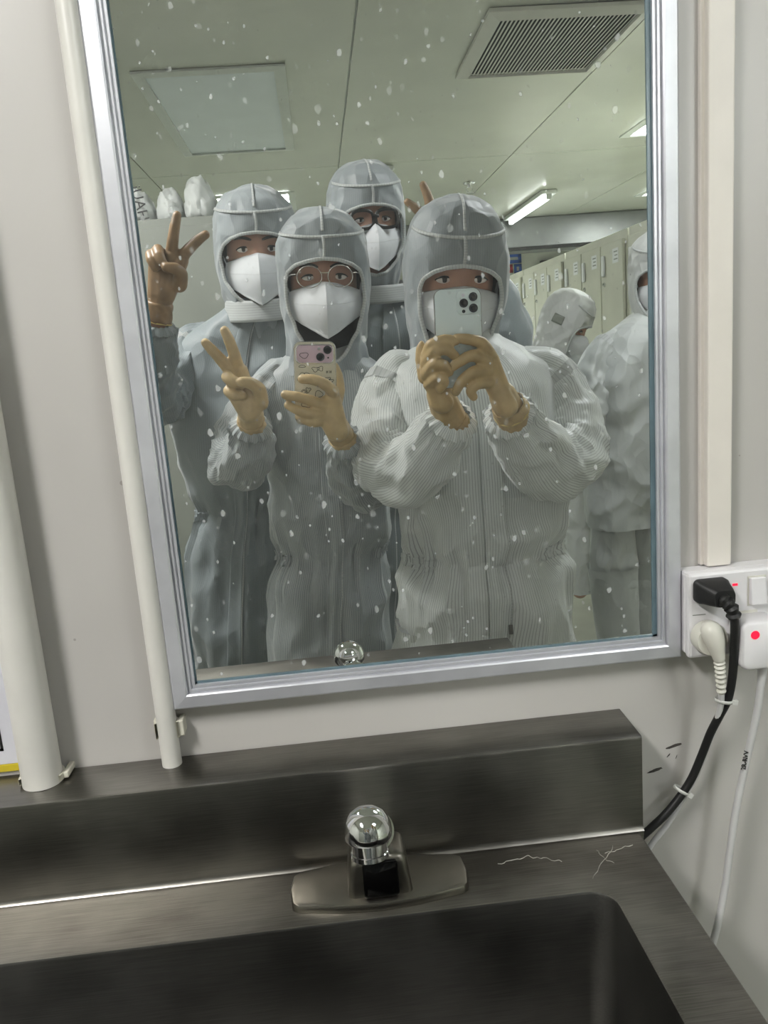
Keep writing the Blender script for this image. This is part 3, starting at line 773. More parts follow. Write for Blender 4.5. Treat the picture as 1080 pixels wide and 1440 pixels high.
# ------------------------------------------------------------------ the faucet
FX, FD = 0.0135, 0.088
fa = thing('sensor_faucet', (FX, FD, DZ), 'chrome sensor faucet with black sensor window on a flat deck plate', 'faucet')
def plate(z, e):
    h = [(-0.079, -0.020), (-0.072, -0.025), (-0.03, -0.032), (0, -0.0335), (0.03, -0.032), (0.072, -0.025), (0.079, -0.020), (0.0815, 0), (0.079, 0.020), (0.074, 0.025), (0.03, 0.033), (0, 0.035), (-0.03, 0.033), (-0.074, 0.025), (-0.079, 0.020), (-0.0815, 0)]
    return [(FX + x * (1 - e * 12), FD + y * (1 - e * 25) - 0.001, z) for x, y in h]
rows = [plate(DZ + 0.0003, 0), plate(DZ + 0.0045, 0), plate(DZ + 0.0068, 0.0012), plate(DZ + 0.0074, 0.003)]
mb = MB().grid(rows, close=True); mb.poly(rows[-1]); mb.poly(rows[0], flip=True); mb.build('deck_plate', 'satin_plate', fa)
rows = []
for z, hx, hd, cd in ((DZ + 0.0074, 0.029, 0.0235, FD), (DZ + 0.02, 0.0275, 0.022, FD), (DZ + 0.036, 0.0255, 0.0205, FD), (DZ + 0.041, 0.024, 0.019, FD), (DZ + 0.043, 0.021, 0.017, FD)):
    rows.append([(x, d, z) for x, d in rrect(FX, cd, hx, hd, 0.006, 4)])
mb = MB().grid(rows, close=True); mb.poly(rows[-1]); bb = mb.build('body', 'satin_plate', fa)
rows = []
for q, s_ in ((0.0, 1.0), (0.0025, 1.0), (0.0032, 0.93)):
    rows.append([(FX + 0.001 + x * s_, FD + 0.0225 + q - 0.0025 * (z / 0.0155), DZ + 0.0245 + z * s_) for x, z in rrect(0, 0, 0.0155, 0.0155, 0.003, 4)])
mb = MB().grid(rows, close=True); mb.poly(rows[-1]); mb.poly(rows[0], flip=True); mb.build('sensor_window', 'sensor_black', bb)
sp = [(FX - 0.002, FD - 0.006, DZ + 0.030), (FX - 0.002, FD + 0.012, DZ + 0.052), (FX - 0.003, FD + 0.045, DZ + 0.082), (FX - 0.003, FD + 0.080, DZ + 0.108)]
MB().tube(spline(sp, 30), [0.0165] * 30, 32).build('spout', 'chrome', fa)
ax = unit((0, 0.16, -1)); e = V3(FX - 0.0075, FD + 0.094, DZ + 0.138)
MB().lathe(e, ax, [(0.0, 0.0), (0.007, 0.0010), (0.0125, 0.0040), (0.0165, 0.009), (0.0182, 0.014), (0.0186, 0.019), (0.0183, 0.023), (0.0170, 0.0250)], 40).build('outlet_head', 'chrome', fa)
MB().lathe(e + ax * 0.0245, ax, [(0.0138, 0.0), (0.0138, 0.0100), (0.0146, 0.0104), (0.0146, 0.0140), (0.0125, 0.0152), (0.0, 0.0142)], 40).build('aerator', 'chrome', fa)

# ================================================================== THE PEOPLE
def rot_head(yaw, pitch, roll):
    y, p, r = [math.radians(a) for a in (yaw, pitch, roll)]
    Rz = np.array([[math.cos(y), -math.sin(y), 0], [math.sin(y), math.cos(y), 0], [0, 0, 1]])       # face (-y) turns to +x
    Rx = np.array([[1, 0, 0], [0, math.cos(p), -math.sin(p)], [0, math.sin(p), math.cos(p)]])        # +pitch looks down
    Ry = np.array([[math.cos(r), 0, math.sin(r)], [0, 1, 0], [-math.sin(r), 0, math.cos(r)]])        # +roll tips to +x
    return Rz @ Ry @ Rx
HOODT = [(-0.205, 0.100, 0.085, 0.105), (-0.175, 0.090, 0.080, 0.098), (-0.14, 0.086, 0.082, 0.095), (-0.10, 0.091, 0.090, 0.103), (-0.05, 0.099, 0.097, 0.118), (0.0, 0.104, 0.102, 0.128),
         (0.04, 0.106, 0.106, 0.131), (0.08, 0.101, 0.104, 0.126), (0.11, 0.089, 0.094, 0.112), (0.135, 0.068, 0.073, 0.088), (0.150, 0.042, 0.046, 0.056), (0.157, 0.018, 0.020, 0.024), (0.1585, 0.001, 0.001, 0.001)]
OPEN = [(-0.185, 0), (-0.178, 14), (-0.165, 24), (-0.14, 36), (-0.11, 45), (-0.07, 51), (-0.03, 53), (-0.005, 51), (0.012, 45), (0.024, 33), (0.031, 18), (0.034, 0)]
OPEN_LOW = [(z - 0.011 if z > -0.02 else z, a * 0.95) for z, a in OPEN]
OPEN_SHORT = [(-0.140, 0), (-0.135, 16), (-0.126, 26), (-0.11, 36)] + OPEN[5:]
def interp(tab, z, k):
    zs = [t[0] for t in tab]
    return float(np.interp(z, zs, [t[k] for t in tab]))
class Hood:
    def __init__(s, seed, puff=0.006, op=OPEN, zt=None, shape=1.0, tab=HOODT, dz=0.0):
        s.seed, s.puff, s.op, s.tab, s.dz = seed, puff, op, tab, dz
        s.kx = shape
    def p(s, a, z, e=0.0):                       # a = angle from the face, + towards +x
        w, f, b = (interp(s.tab, z, k) for k in (1, 2, 3))
        w *= s.kx
        ca, sa = math.cos(a), math.sin(a)
        dp = f if ca > 0 else b
        n = 2.25
        k = (abs(sa / 1.0) ** n + abs(ca) ** n) ** (-1 / n)
        x, y = w * sa * k, -dp * ca * k
        r = math.hypot(x, y)
        ww = smooth(0.0, 0.05, r)
        wr = s.puff * (nz(x * 14 + s.seed, y * 14, z * 9) + 0.6 * nz(x * 30 + s.seed, y * 30 + z * 25, z * 16)) * ww
        wr += 0.0035 * math.sin(a * 11 + s.seed + 3 * nz(a, z * 20, s.seed)) * smooth(-0.06, -0.16, z)      # gathers at the neck
        fac = (r + wr + e) / max(r, 1e-5)
        return V3(x * fac, y * fac, z + (wr + e) * 0.5 * smooth(0.09, 0.16, z))
    def opening(s, z): return math.radians(float(np.interp(z, [t[0] for t in s.op], [t[1] for t in s.op])))
def person(label, head, rings, sleeves, suit='suit_mid', hood='hood_sheer', seed=1.0, yaw=0, pitch=0, roll=0, hs=1.0,
           glasses=None, neckdark=True, legs=True, mask=True, waist=None, placket=True, band=True, collar=None, hoodop=OPEN, leg_px=None, maskw=1.0, gather=0.010, fold=0.013, brow=True, hdtab=None, shape=1.0, eyes=True, boots=True, seamz=0.088, patches=()):
    hp = M(*head); RH = rot_head(yaw, pitch, roll) * hs
    G = lambda v: hp + RH @ np.asarray(v, float)
    # ---- torso rings given as (px, py, d, half width px, half depth m)
    rg = []
    for px, py, d, hw, hd in rings:
        c = M(px, py, d); rg.append((c[2], c[0], d, hw * mpp(d - hd * 0.4), hd))
    rg.sort()
    low = rg[0]
    base = V3(low[1], low[2], 0)
    root = thing('person', base, label, 'person', 'people in hooded cleanroom suits')
    crotch = 0.76 * (hp[2] / 1.55)
    if low[0] > crotch - 0.04:
        rg.insert(0, (crotch - 0.06, low[1], low[2], low[3] * 0.97, low[4] * 0.97))
        base_ = rg[0]
    zs = [r[0] for r in rg]
    zw = M(waist[0], waist[1], low[2])[2] if waist else None
    def ring(z, k):
        return float(np.interp(z, zs, [r[k] for r in rg]))
    zz = np.linspace(zs[0], zs[-1], 400)
    ker = np.hanning(21); ker /= ker.sum()
    tabs = []
    for k in (1, 2, 3, 4):
        v = np.array([ring(z, k) for z in zz]); pv = np.pad(v, 10, mode='edge'); tabs.append(np.convolve(pv, ker, 'valid'))
    def T(th, z, e=0.0):
        cx, cd, hw, hd = (float(np.interp(z, zz, t)) for t in tabs)
        n = 2.5; ca, sa = math.cos(th), math.sin(th)
        k = (abs(ca) ** n + abs(sa) ** n) ** (-1 / n)
        x, y = hw * sa * k, -hd * ca * k
        r = math.hypot(x, y)
        wr = fold * nz(x * 5 + seed, y * 5, z * 3.2)
        wr += fold * (0.4 - 2 * abs(nz(x * 6 + z * 4 + seed, y * 4, z * 5 - x * 3)))
        wr += 0.6 * fold * (0.4 - 2 * abs(nz(x * 11 - z * 7 + seed, y * 8 + seed, z * 6 + x * 5)))
        if zw:
            sd_ = 0.3 + 0.7 * smooth(0.45, 1.0, abs(th)); q = math.exp(-((z - zw) / 0.035) ** 2) * sd_; q2 = math.exp(-((z - zw) / 0.13) ** 2) * (0.5 + 0.5 * sd_)
            wr += gather * 0.6 * q * math.sin(46 * th + 4 * nz(th * 2, z * 4, seed)) + gather * 1.3 * q2 * nz(th * 9, z * 2.5, seed) - gather * 1.2 * q
            if z < zw: wr += gather * 1.2 * nz(th * 6, z * 1.0, seed + 5)
        wr *= smooth(0.05, 0.12, r)
        fac = (r + wr + e) / max(r, 1e-5)
        return V3(cx + x * fac, cd + y * fac, z)
    NR, NS = 96, 84
    rows = []; uvs = []
    for i in range(NR + 1):
        z = zs[0] + (zs[-1] - zs[0]) * i / NR
        ths = [-PI + 2 * PI * j / NS for j in range(NS + 1)]
        rows.append([T(t + PI * 0 , z) for t in ths]); uvs.append([(t * 0.17 + 0.0008 * nz(t * 5, z * 6, seed), z) for t in ths])
    mb = MB().grid(rows, uvs); mb.poly(rows[0][:-1], flip=True)
    cov = mb.build('coverall', suit, root)
    def strip(name, m, th0, th1, z0, z1, e, parent, nx=10, nzz=60, thin=0.0015):
        rr = []; uu = []
        for i in range(nzz + 1):
            z = z0 + (z1 - z0) * i / nzz
            rr.append([T(th0 + (th1 - th0) * j / nx, z, e) for j in range(nx + 1)]); uu.append([((th0 + (th1 - th0) * j / nx) * 0.17, z) for j in range(nx + 1)])
        return MB().grid(rr, uu).build(name, m, parent, solid=thin)
    if placket:
        strip('zip_placket', suit, -0.10, 0.13, zs[0] + 0.05, zs[-1] - 0.05, 0.004, cov)
        strip('zip', 'seam_band', 0.125, 0.145, zs[0] + 0.10, zs[-1] - 0.06, 0.0035, cov, 2)
        q = T(0.135, zs[0] + 0.12, 0.007)
        MB().obox(q, V3(1, 0, 0), V3(0, 1, 0), V3(0, 0, 1), 0.004, 0.0015, 0.010).build('zip_pull', 'phone_rim', cov, smooth_=False, bevel=0.001)
    if zw and band:
        for t0, t1 in ((0.75, PI), (-PI, -0.75)): strip('waistband', suit, t0, t1, zw - 0.012, zw + 0.012, 0.0015, cov, 90, 6)
    if collar:
        (px, py, hw, hpx) = collar; c = M(px, py, low[2] - 0.06); k = mpp(low[2] - 0.06)
        cw, chh = hw * k, hpx * k; rr = []; uu = []
        for i in range(7):
            z = c[2] - chh + 2 * chh * i / 6; rr.append([]); uu.append([])
            for j in range(61):
                a = -PI + 2 * PI * j / 60; ex = 1.0 - 0.06 * (i / 6)
                rr[-1].append((c[0] + cw * ex * math.sin(a), low[2] - 0.028 - cw * 0.95 * ex * math.cos(a), z + 0.012 * math.cos(a) * -1)); uu[-1].append((a * cw, z))
        MB().grid(rr, uu).build('collar', 'seam_band', cov, solid=0.003)
    # ---- sleeves: list of [(px,py,d,r m)...]; the last point is the wrist
    arms = []
    for si, sl in enumerate(sleeves):
        P = [M(a, b, d) for a, b, d, r in sl]; R = [r for *_, r in sl]
        n = 70; path = spline(P, n); rr = list(np.interp(np.linspace(0, 1, n), np.linspace(0, 1, len(R)), R))
        rr = list(np.convolve(np.pad(rr, 4, mode='edge'), np.ones(9) / 9, 'valid'))
        arms.append((P, R))
        # bend directions: folds are deepest at the elbow
        kb = 1.0 if len(P) < 3 else (len(P) - 2) / (len(P) - 1)
        def fn(a, L, t, si=si, R=R):
            el = math.exp(-((t - 0.52) / 0.16) ** 2); cu = math.exp(-((t - 0.97) / 0.05) ** 2)
            ca, sa = math.cos(a), math.sin(a)
            f = 0.010 * nz(ca * 1.3 + seed + si * 7, sa * 1.3, L * 6)
            f += 0.009 * (0.45 - abs(nz(ca * 1.1 + L * 9 + seed, sa * 1.1 - L * 4 + si * 5, L * 9)) * 2)
            f += 0.006 * (0.45 - abs(nz(ca * 2.4 - L * 7 + seed, sa * 2.4 + L * 9 + si * 3, L * 15)) * 2)
            f += 0.010 * el * (0.5 - abs(nz(ca * 0.9 + seed, sa * 0.9 + si * 4, L * 24 + 0.7 * math.sin(a + si)))*2.4)
            f += 0.0028 * cu * math.sin(a * 15 + seed)
            return f * smooth(0, 0.08, t)
        mb = MB().tube(path, rr, 56, caps=False, fn=fn, usc=0.062)
        so = mb.build('sleeve', suit, cov)
        # raised armhole seam and elastic cuff
        nc_ = 57; rw = [[path[i] + (np.array(mb.v[i * nc_ + j]) - path[i]) * (1 + 0.0016 / rr[i]) for j in range(nc_)] for i in (12, 13, 14)]
        MB().grid(rw, [[(k * 0.004, j * 0.004) for j in range(nc_)] for k in range(3)]).build('seam', 'seam_band', so)
        e = path[-1]; dirv = unit(path[-1] - path[-4]); rc = rr[-1]
        MB().tube([e - dirv * 0.010, e - dirv * 0.004, e, e + dirv * 0.006, e + dirv * 0.009], [rc + 0.001, rc + 0.005, rc + 0.003, rc - 0.004, rc - 0.010], 60, caps=False, fn=lambda a, L, t: 0.0022 * math.sin(a * 17 + seed), usc=0.05).build('cuff', suit, so)
    # ---- the body under the suit: one continuous surface
    mb = MB()
    def hf(v):
        x, y, z = v
        k = 1.0
        if z < -0.1: k *= 1 - 0.10 * ((-z - 0.1) / 0.9) ** 2
        fr = max(0.0, -y)
        k += 0.17 * math.exp(-(x / 0.16) ** 2 - ((z + 0.30) / 0.22) ** 2) * fr ** 2        # nose
        k += 0.025 * math.exp(-((z - 0.17) / 0.10) ** 2) * fr ** 2                             # brow
        k -= 0.065 * (math.exp(-((x - 0.43) / 0.20) ** 2) + math.exp(-((x + 0.43) / 0.20) ** 2)) * math.exp(-((z + 0.02) / 0.13) ** 2) * fr
        return k
    hm = MB().sphere((0, 0.0, 0.0), (0.074, 0.094, 0.122), 56, 40, hf)
    b0 = len(mb.v); mb.v += [tuple(G((p[0] * (1 - 0.22 * max(0, -p[2] / 0.122 - 0.35)), p[1], p[2] - 0.001)) ) for p in hm.v]; mb.uv += hm.uv; mb.f += [tuple(b0 + i for i in f) for f in hm.f]
    nb = G((0, 0.03, -0.07)); zt = zs[-1]
    sh = T(0, zt - 0.10) * 0.5 + T(PI, zt - 0.10) * 0.5
    mb.capsule([nb, (nb + sh) / 2 + V3(0, 0.01, 0.0), sh], [0.052, 0.050, 0.062], 20)
    tor = []; tr = []
    for z in np.linspace(zs[0] + 0.10, zt - 0.14, 7):
        a, b = T(0, z), T(PI, z); tor.append((a + b) / 2); tr.append(min(np.linalg.norm(a - b) * 0.36, 0.11))
    mb.capsule(tor, tr, 20); 
    for P, R in arms:
        mb.capsule([sh + (P[0] - sh) * 0.3] + P, [0.034] + [min(max(r * 0.5, 0.02), 0.034) for r in R[:-1]] + [0.022], 14)
    bl = V3(low[1], low[2], 0)
    # ---- legs
    if legs:
        zl = zs[0]; cx, cd, hw, hd = (float(np.interp(zl + 0.02, zz, t)) for t in tabs)
        for s_ in (-1, 1):
            if leg_px: pts = [M(*q) for q in leg_px[0 if s_ < 0 else 1]]
            else: pts = [V3(cx + s_ * hw * 0.5, cd, zl + 0.10), V3(cx + s_ * hw * 0.52, cd, 0.48), V3(cx + s_ * hw * 0.52, cd + 0.02, 0.10)]
            path = spline(pts, 50)
            fnl = lambda a, L, t, s_=s_: 0.010 * nz(math.cos(a) * 2 + s_ * 3, math.sin(a) * 2, L * 6 + seed) + 0.006 * math.exp(-((t - 0.55) / 0.12) ** 2) * math.sin(L * 70 + a)
            rl = list(np.interp(np.linspace(0, 1, 50), [0, 0.45, 1], [min(hw * 0.52, 0.10), 0.082, 0.066]))
            MB().tube(path, rl, 40, caps=True, fn=fnl, usc=0.062).build('trouser_leg', suit, cov)
            mb.capsule([p for p in (tor[0], path[3], path[25], path[-1])], [0.085, 0.07, 0.05, 0.038], 14)
            if boots:
                f = path[-1]; k0 = next(i for i, p in enumerate(path) if p[2] < 0.56)
                bo = MB().tube(path[k0:], [r + 0.006 for r in rl[k0:]], 36, caps=False, fn=lambda a, L, t: 0.004 * nz(math.cos(a) * 2, math.sin(a) * 2, L * 12) + 0.004 * math.exp(-(t / 0.03) ** 2)).build('boot_cover', 'boot_cover', root)
                fd = unit(V3(math.sin(math.radians(yaw)), -math.cos(math.radians(yaw)), 0))
                prof = []
                for q, w_, h_ in ((-0.075, 0.030, 0.06), (-0.06, 0.040, 0.10), (0.0, 0.046, 0.11), (0.06, 0.046, 0.085), (0.12, 0.044, 0.06), (0.16, 0.034, 0.045), (0.175, 0.018, 0.03)):
                    c = V3(f[0], f[1], 0) + fd * q; sd = np.cross(fd, V3(0, 0, 1)); prof.append([c + sd * w_ * math.cos(a) + V3(0, 0, h_ * 0.5 + 0.001 + h_ * 0.5 * max(-0.98, math.sin(a) * 1.05)) for a in np.linspace(0, 2 * PI, 20, endpoint=False)])
                ft = MB().grid(prof, close=True); ft.poly(prof[0], flip=True); ft.poly(prof[-1]); ft.build('foot', 'boot_cover', bo)
    body = mb.build('body', 'skin', root, remesh=0.0055, smoothit=2)
    # ---- face
    if eyes:
        for s_ in (-1, 1):
            ec = V3(s_ * 0.0325, -0.0790, -0.001)
            eo = MB().sphere((0, 0, 0), (0.0150, 0.0085, 0.0062), 20, 12); eo.v = [tuple(G(ec + np.array(p))) for p in eo.v]; eob = eo.build('eye', 'eye_white', body)
            io = MB().sphere((0, 0, 0), (0.0058, 0.0045, 0.0058), 16, 10); io.v = [tuple(G(ec + V3(0, -0.0052, 0.0006) + np.array(p))) for p in io.v]; io.build('iris', 'iris_dark', eob)
            lid = [G(ec + V3(0.0165 * t_, -0.0065 + 0.006 * t_ * t_, 0.0058 - 0.0055 * t_ * t_)) for t_ in np.linspace(-1, 1, 9)]
            MB().capsule(lid, [0.0012, 0.0017, 0.002, 0.0021, 0.0021, 0.0021, 0.002, 0.0017, 0.0012], 8).build('eyelid', 'hair_black', eob)
            if brow:
                bl_ = [G((s_ * (0.014 + 0.038 * t_), -0.0935 + 0.017 * t_ * t_, 0.019 + 0.006 * math.sin(PI * t_ * 0.8))) for t_ in np.linspace(0, 1, 8)]
                MB().capsule(bl_, [0.002, 0.003, 0.0033, 0.0033, 0.003, 0.0026, 0.002, 0.001], 8).build('eyebrow', 'hair_black', body)
    # ---- hair and dark undershirt
    hh = Hood(seed + 3, 0.002, op=[(z + 0.004, min(88, a * 1.38)) for z, a in hoodop], tab=[(z * 0.955, w * 0.86, f * 0.88, b * 0.90) for z, w, f, b in HOODT])
    def hoodgrid(H, z0, z1, nrow, nseg, uvk=0.1):
        rr = []; uu = []
        for i in range(nrow + 1):
            z = z0 + (z1 - z0) * (i / nrow); a0 = H.opening(z)
            ang = [a0 + (2 * PI - 2 * a0) * j / nseg for j in range(nseg + 1)]
            rr.append([G(H.p(a, z)) for a in ang]); uu.append([(a * uvk, z) for a in ang])
        return MB().grid(rr, uu)
    hoodgrid(hh, -0.12, 0.150, 40, 48).build('hair', 'hair_black', body)
    if neckdark:
        pts = [G((0, 0.02, -0.085)), G((0, 0.022, -0.13)), G((0, 0.025, -0.17)), G((0, 0.03, -0.21))]
        MB().tube(pts, [0.060, 0.060, 0.064, 0.085], 28, caps=False).build('undershirt_collar', 'undershirt_black', root, solid=0.002)
    # ---- hood with binding and seams
    H = Hood(seed, op=hoodop, shape=shape, tab=[(-0.205, 0.062, 0.060, 0.075), (-0.175, 0.064, 0.064, 0.078), (-0.14, 0.076, 0.078, 0.088)] + HOODT[3:] if collar else HOODT)
    ztab = list(np.linspace(-0.205, 0.12, 58)) + list(0.12 + 0.0385 * np.sin(np.linspace(0.06, 1, 18) * PI / 2))
    zb = [t for t in np.linspace(hoodop[0][0], hoodop[-1][0], 41)]
    rr = []; uu = []
    for z in sorted(set(list(np.linspace(-0.205, hoodop[0][0], 6)) + list((hoodop[0][0] + hoodop[-1][0]) / 2 - (hoodop[-1][0] - hoodop[0][0]) / 2 * np.cos(np.linspace(0, PI, 50))) + list(np.linspace(hoodop[-1][0], 0.12, 14)[1:]) + list(0.12 + 0.0385 * np.sin(np.linspace(0.08, 1, 16) * PI / 2)))):
        a0 = H.opening(z)
        ang = [a0 + (2 * PI - 2 * a0) * j / 88 for j in range(89)]
        rr.append([G(H.p(a, z)) for a in ang]); uu.append([(a * 0.1, z) for a in ang])
    ho = MB().grid(rr, uu).build('hood', hood, root)
    zo = (hoodop[0][0] + hoodop[-1][0]) / 2 - (hoodop[-1][0] - hoodop[0][0]) / 2 * np.cos(np.linspace(0, PI, 60))
    edge = [G(H.p(H.opening(z), z, 0.001)) for z in zo] + [G(H.p(-H.opening(z), z, 0.001)) for z in zo[-2:0:-1]]
    edge.append(edge[0])
    MB().tube(edge, 0.0042 * hs, 8, caps=False, usc=0.01).build('hood_binding', 'seam_band', ho)
    def hstrip(pts_fn, n, name='hood_seam', w=0.0055):
        a_, b_ = [], []
        for i in range(n + 1):
            (a, z), (da, dz) = pts_fn(i / n)
            a_.append(G(H.p(a - da, z - dz, 0.0022))); b_.append(G(H.p(a + da, z + dz, 0.0022)))
        rows_ = [a_, [(p + q) / 2 for p, q in zip(a_, b_)], b_]
        uv_ = [[(k * 0.005, i * 0.004) for i in range(n + 1)] for k in range(3)]
        MB().grid(rows_, uv_).build(name, 'seam_band', ho, solid=0.001)
    sz = seamz
    hstrip(lambda t: ((-1.25 + 2.5 * t, sz - 0.010 * math.cos(PI * (t - 0.5)) + 0.014 * (2 * t - 1) ** 2), (0, 0.0032)), 50)
    hstrip(lambda t: ((0.02 * math.sin(t * 3), hoodop[-1][0] + (sz - 0.008 - hoodop[-1][0]) * t), (0.032, 0)), 16)
    hstrip(lambda t: ((0.0, sz + 0.002 + (0.154 - sz) * t), (0.03 + 0.05 * t ** 6, 0)), 16)
    # ---- mask: fold-flat respirator with a centre ridge
    if mask:
        rr = []
        NT_, NSx = 26, 32
        for i in range(NT_ + 1):
            t = i / NT_
            cy = -0.103 - 0.034 * math.sin(PI * min(1, t * 1.05) ** 0.8) - 0.002 * (1 - t)
            cz = -0.013 - 0.118 * t
            s_z = -0.026 - 0.052 * t; s_y = -0.048 + 0.004 * t
            row = []
            for j in range(NSx + 1):
                s_ = -1 + 2 * j / NSx; q = abs(s_)
                wx = (0.076 + 0.004 * math.sin(PI * t)) * maskw
                kx = q ** (1.0 if t < 0.75 else 1.0 - 0.25 * (t - 0.75))
                xx = math.copysign(wx * kx, s_)
                yy = cy + (s_y - cy) * q ** 1.12; zc_ = cz + (s_z - cz) * q ** (1.05 + 0.5 * (1 - t))
                zc_ += 0.0012 * nz(xx * 60 + seed, zc_ * 60, 2)
                row.append(G((xx, yy, zc_)))
            rr.append(row)
        mo = MB().grid(rr).build('face_mask', 'mask_white', root, solid=0.0016)
        # welded line across, centre ridge, ear loops
        mid = rr[11]
        MB().tube([p + RH @ V3(0, -0.0008, 0) for p in mid[2:-2]], 0.0008, 6).build('weld_line', 'mask_weld', mo)
        MB().tube([r[NSx // 2] + RH @ V3(0, -0.0005, 0) for r in rr], 0.0010, 6).build('centre_ridge', 'mask_white', mo)
        for s_ in (-1, 1):
            a = V3(s_ * 0.075 * maskw, -0.047, -0.03); b = V3(s_ * 0.084, -0.005, -0.005); c = V3(s_ * 0.083, 0.006, -0.03); d = V3(s_ * 0.075 * maskw, -0.045, -0.072)
            MB().tube([G(p) for p in spline([a, b, c, d], 20)], 0.0016, 8).build('ear_loop', 'mask_white', mo)
    # ---- glasses
    if glasses:
        gt = MB(); fr = []
        gm, rr_, th = ('wire_silver', 0.0245, 0.0011) if glasses == 'wire' else ('frame_black', 0.0262, 0.0042)
        go = None
        for s_ in (-1, 1):
            lp = []
            for a in np.linspace(0, 2 * PI, 49):
                ex = 2.0 if glasses == 'wire' else 2.9
                k = (abs(math.cos(a)) ** ex + abs(math.sin(a)) ** ex) ** (-1 / ex)
                lx, lz = rr_ * k * math.cos(a) * (1.06 if glasses == 'wire' else 1.12), rr_ * k * math.sin(a) * (0.92 if glasses == 'wire' else 0.86)
                lp.append(V3(s_ * 0.0325 + lx, -0.110 + 2.2 * (abs(s_ * 0.0325 + lx) - 0.03) ** 2 * 2.5, -0.003 + lz))
            if go is None:
                go = MB().tube([G(p) for p in lp], th, 10, caps=False).build('glasses', gm, root)
            else:
                MB().tube([G(p) for p in lp], th, 10, caps=False).build('rim', gm, go)
            cpt = sum(lp[:-1]) / 48
            rows_ = [[G(cpt + (p - cpt) * k) for p in lp[:-1]] for k in (0.02, 0.5, 0.98)]
            MB().grid(rows_, close=True).build('lens', 'lens_clear', go, solid=0.0010)
            tp = [G(V3(s_ * 0.060, -0.104, 0.004)), G(V3(s_ * 0.072, -0.088, 0.005)), G(V3(s_ * 0.079, -0.05, 0.004)), G(V3(s_ * 0.082, -0.005, 0.0))]
            MB().tube(spline(tp, 14), th * 1.1, 8).build('temple', gm, go)
        br_ = [G(V3(x, -0.1135 - 0.002 * math.cos(x * 150), 0.004)) for x in np.linspace(-0.009, 0.009, 8)]
        MB().tube(br_, th * 1.1, 8).build('bridge', gm, go)
    def patch(a, z, da, dz, m):
        rr_ = [[G(H.p(a + da * u, z + dz * w, 0.003)) for u in np.linspace(-1, 1, 7)] for w in np.linspace(-1, 1, 5)]
        MB().grid(rr_).build('name_patch', m, ho, solid=0.001)
    for q in patches: patch(*q)
    return root, G, T, arms

def glove(root, tubes, m, hem=None, vox=0.0024, name='glove'):
    """tubes: lists of (px, py, d, radius px) drawn finger by finger, palm bones last"""
    mb = MB()
    for t in tubes:
        P = [M(a, b, d) for a, b, d, r in t]; R = [r * mpp(d) for a, b, d, r in t]
        if len(P) > 2:
            n = 6 * (len(P) - 1) + 1; path = spline(P, n); rr = list(np.interp(np.linspace(0, 1, n), np.linspace(0, 1, len(R)), R))
            # knuckles: a touch thicker at the joints
            for k in range(1, len(P) - 1): rr[k * 6] *= 1.05
            mb.capsule(path, rr, 12)
        else: mb.capsule(P, R, 12)
    o = mb.build(name, m, root, remesh=vox, smoothit=3)
    if hem:
        a, b, r = M(*hem[0]), M(*hem[1]), hem[2]; u = unit(b - a)
        pts = [a + (b - a) * t for t in np.linspace(0, 1, 8)]
        MB().tube(pts, [r * (0.95 + 0.12 * t) for t in np.linspace(0, 1, 8)], 36, caps=False, fn=lambda q, L, t: 0.0012 * math.sin(q * 9 + L * 300)).build('glove_cuff', m, o, solid=0.0012)
        ring = MB(); N = unit(np.cross(u, (0, 0, 1))); B = np.cross(u, N)
        ring.tube([pts[-1] + (N * math.cos(q) + B * math.sin(q)) * r * 1.07 for q in np.linspace(0, 2 * PI, 41)], 0.0016, 8, caps=False).build('rolled_hem', 'glove_hem', o)
    return o
def relaxed_hand(root, w, dirv, side, m):
    """a gloved hand hanging relaxed from the wrist w: palm plus four bent fingers and a thumb, in metres"""
    w = np.asarray(w, float); y = unit(dirv); x = unit(np.asarray(side, float) - y * np.dot(side, y)); z = np.cross(x, y)
    L = lambda a, b, c: w + x * a + y * b + z * c
    mb = MB()
    for k, (ox, ln, sp) in enumerate(((0.027, 0.072, 0.10), (0.009, 0.079, 0.02), (-0.009, 0.073, -0.04), (-0.026, 0.058, -0.12))):
        b = L(ox, 0.088 - 0.004 * abs(k - 1), 0.0)
        mb.capsule([L(ox * 0.55, 0.0, 0), b], [0.0165, 0.0125], 12)
        mb.capsule([b, L(ox + sp * ln * 0.5, 0.088 + ln * 0.45, 0.008), L(ox + sp * ln * 0.8, 0.088 + ln * 0.75, 0.022), L(ox + sp * ln, 0.088 + ln * 0.92, 0.038)], [0.0105, 0.0098, 0.0092, 0.0082], 12)
    mb.capsule([L(0.012, 0.02, 0.004), L(0.040, 0.055, 0.012), L(0.048, 0.085, 0.020), L(0.046, 0.108, 0.026)], [0.017, 0.0135, 0.0115, 0.0095], 12)
    mb.capsule([L(0, -0.04, 0), L(0, 0.01, 0)], [0.027, 0.025], 16)
    return mb.build('glove', m, root, remesh=0.003, smoothit=3)
def arm_hand(root, arm, m, side):
    P, R = arm; relaxed_hand(root, P[-1] + unit(P[-1] - P[-2]) * 0.012, P[-1] - P[-2], side, m)
def px_list(s, d, r):
    return [(a, b, d if not hasattr(d, '__len__') else d[i], r if not hasattr(r, '__len__') else r[i]) for i, (a, b) in enumerate(s)]

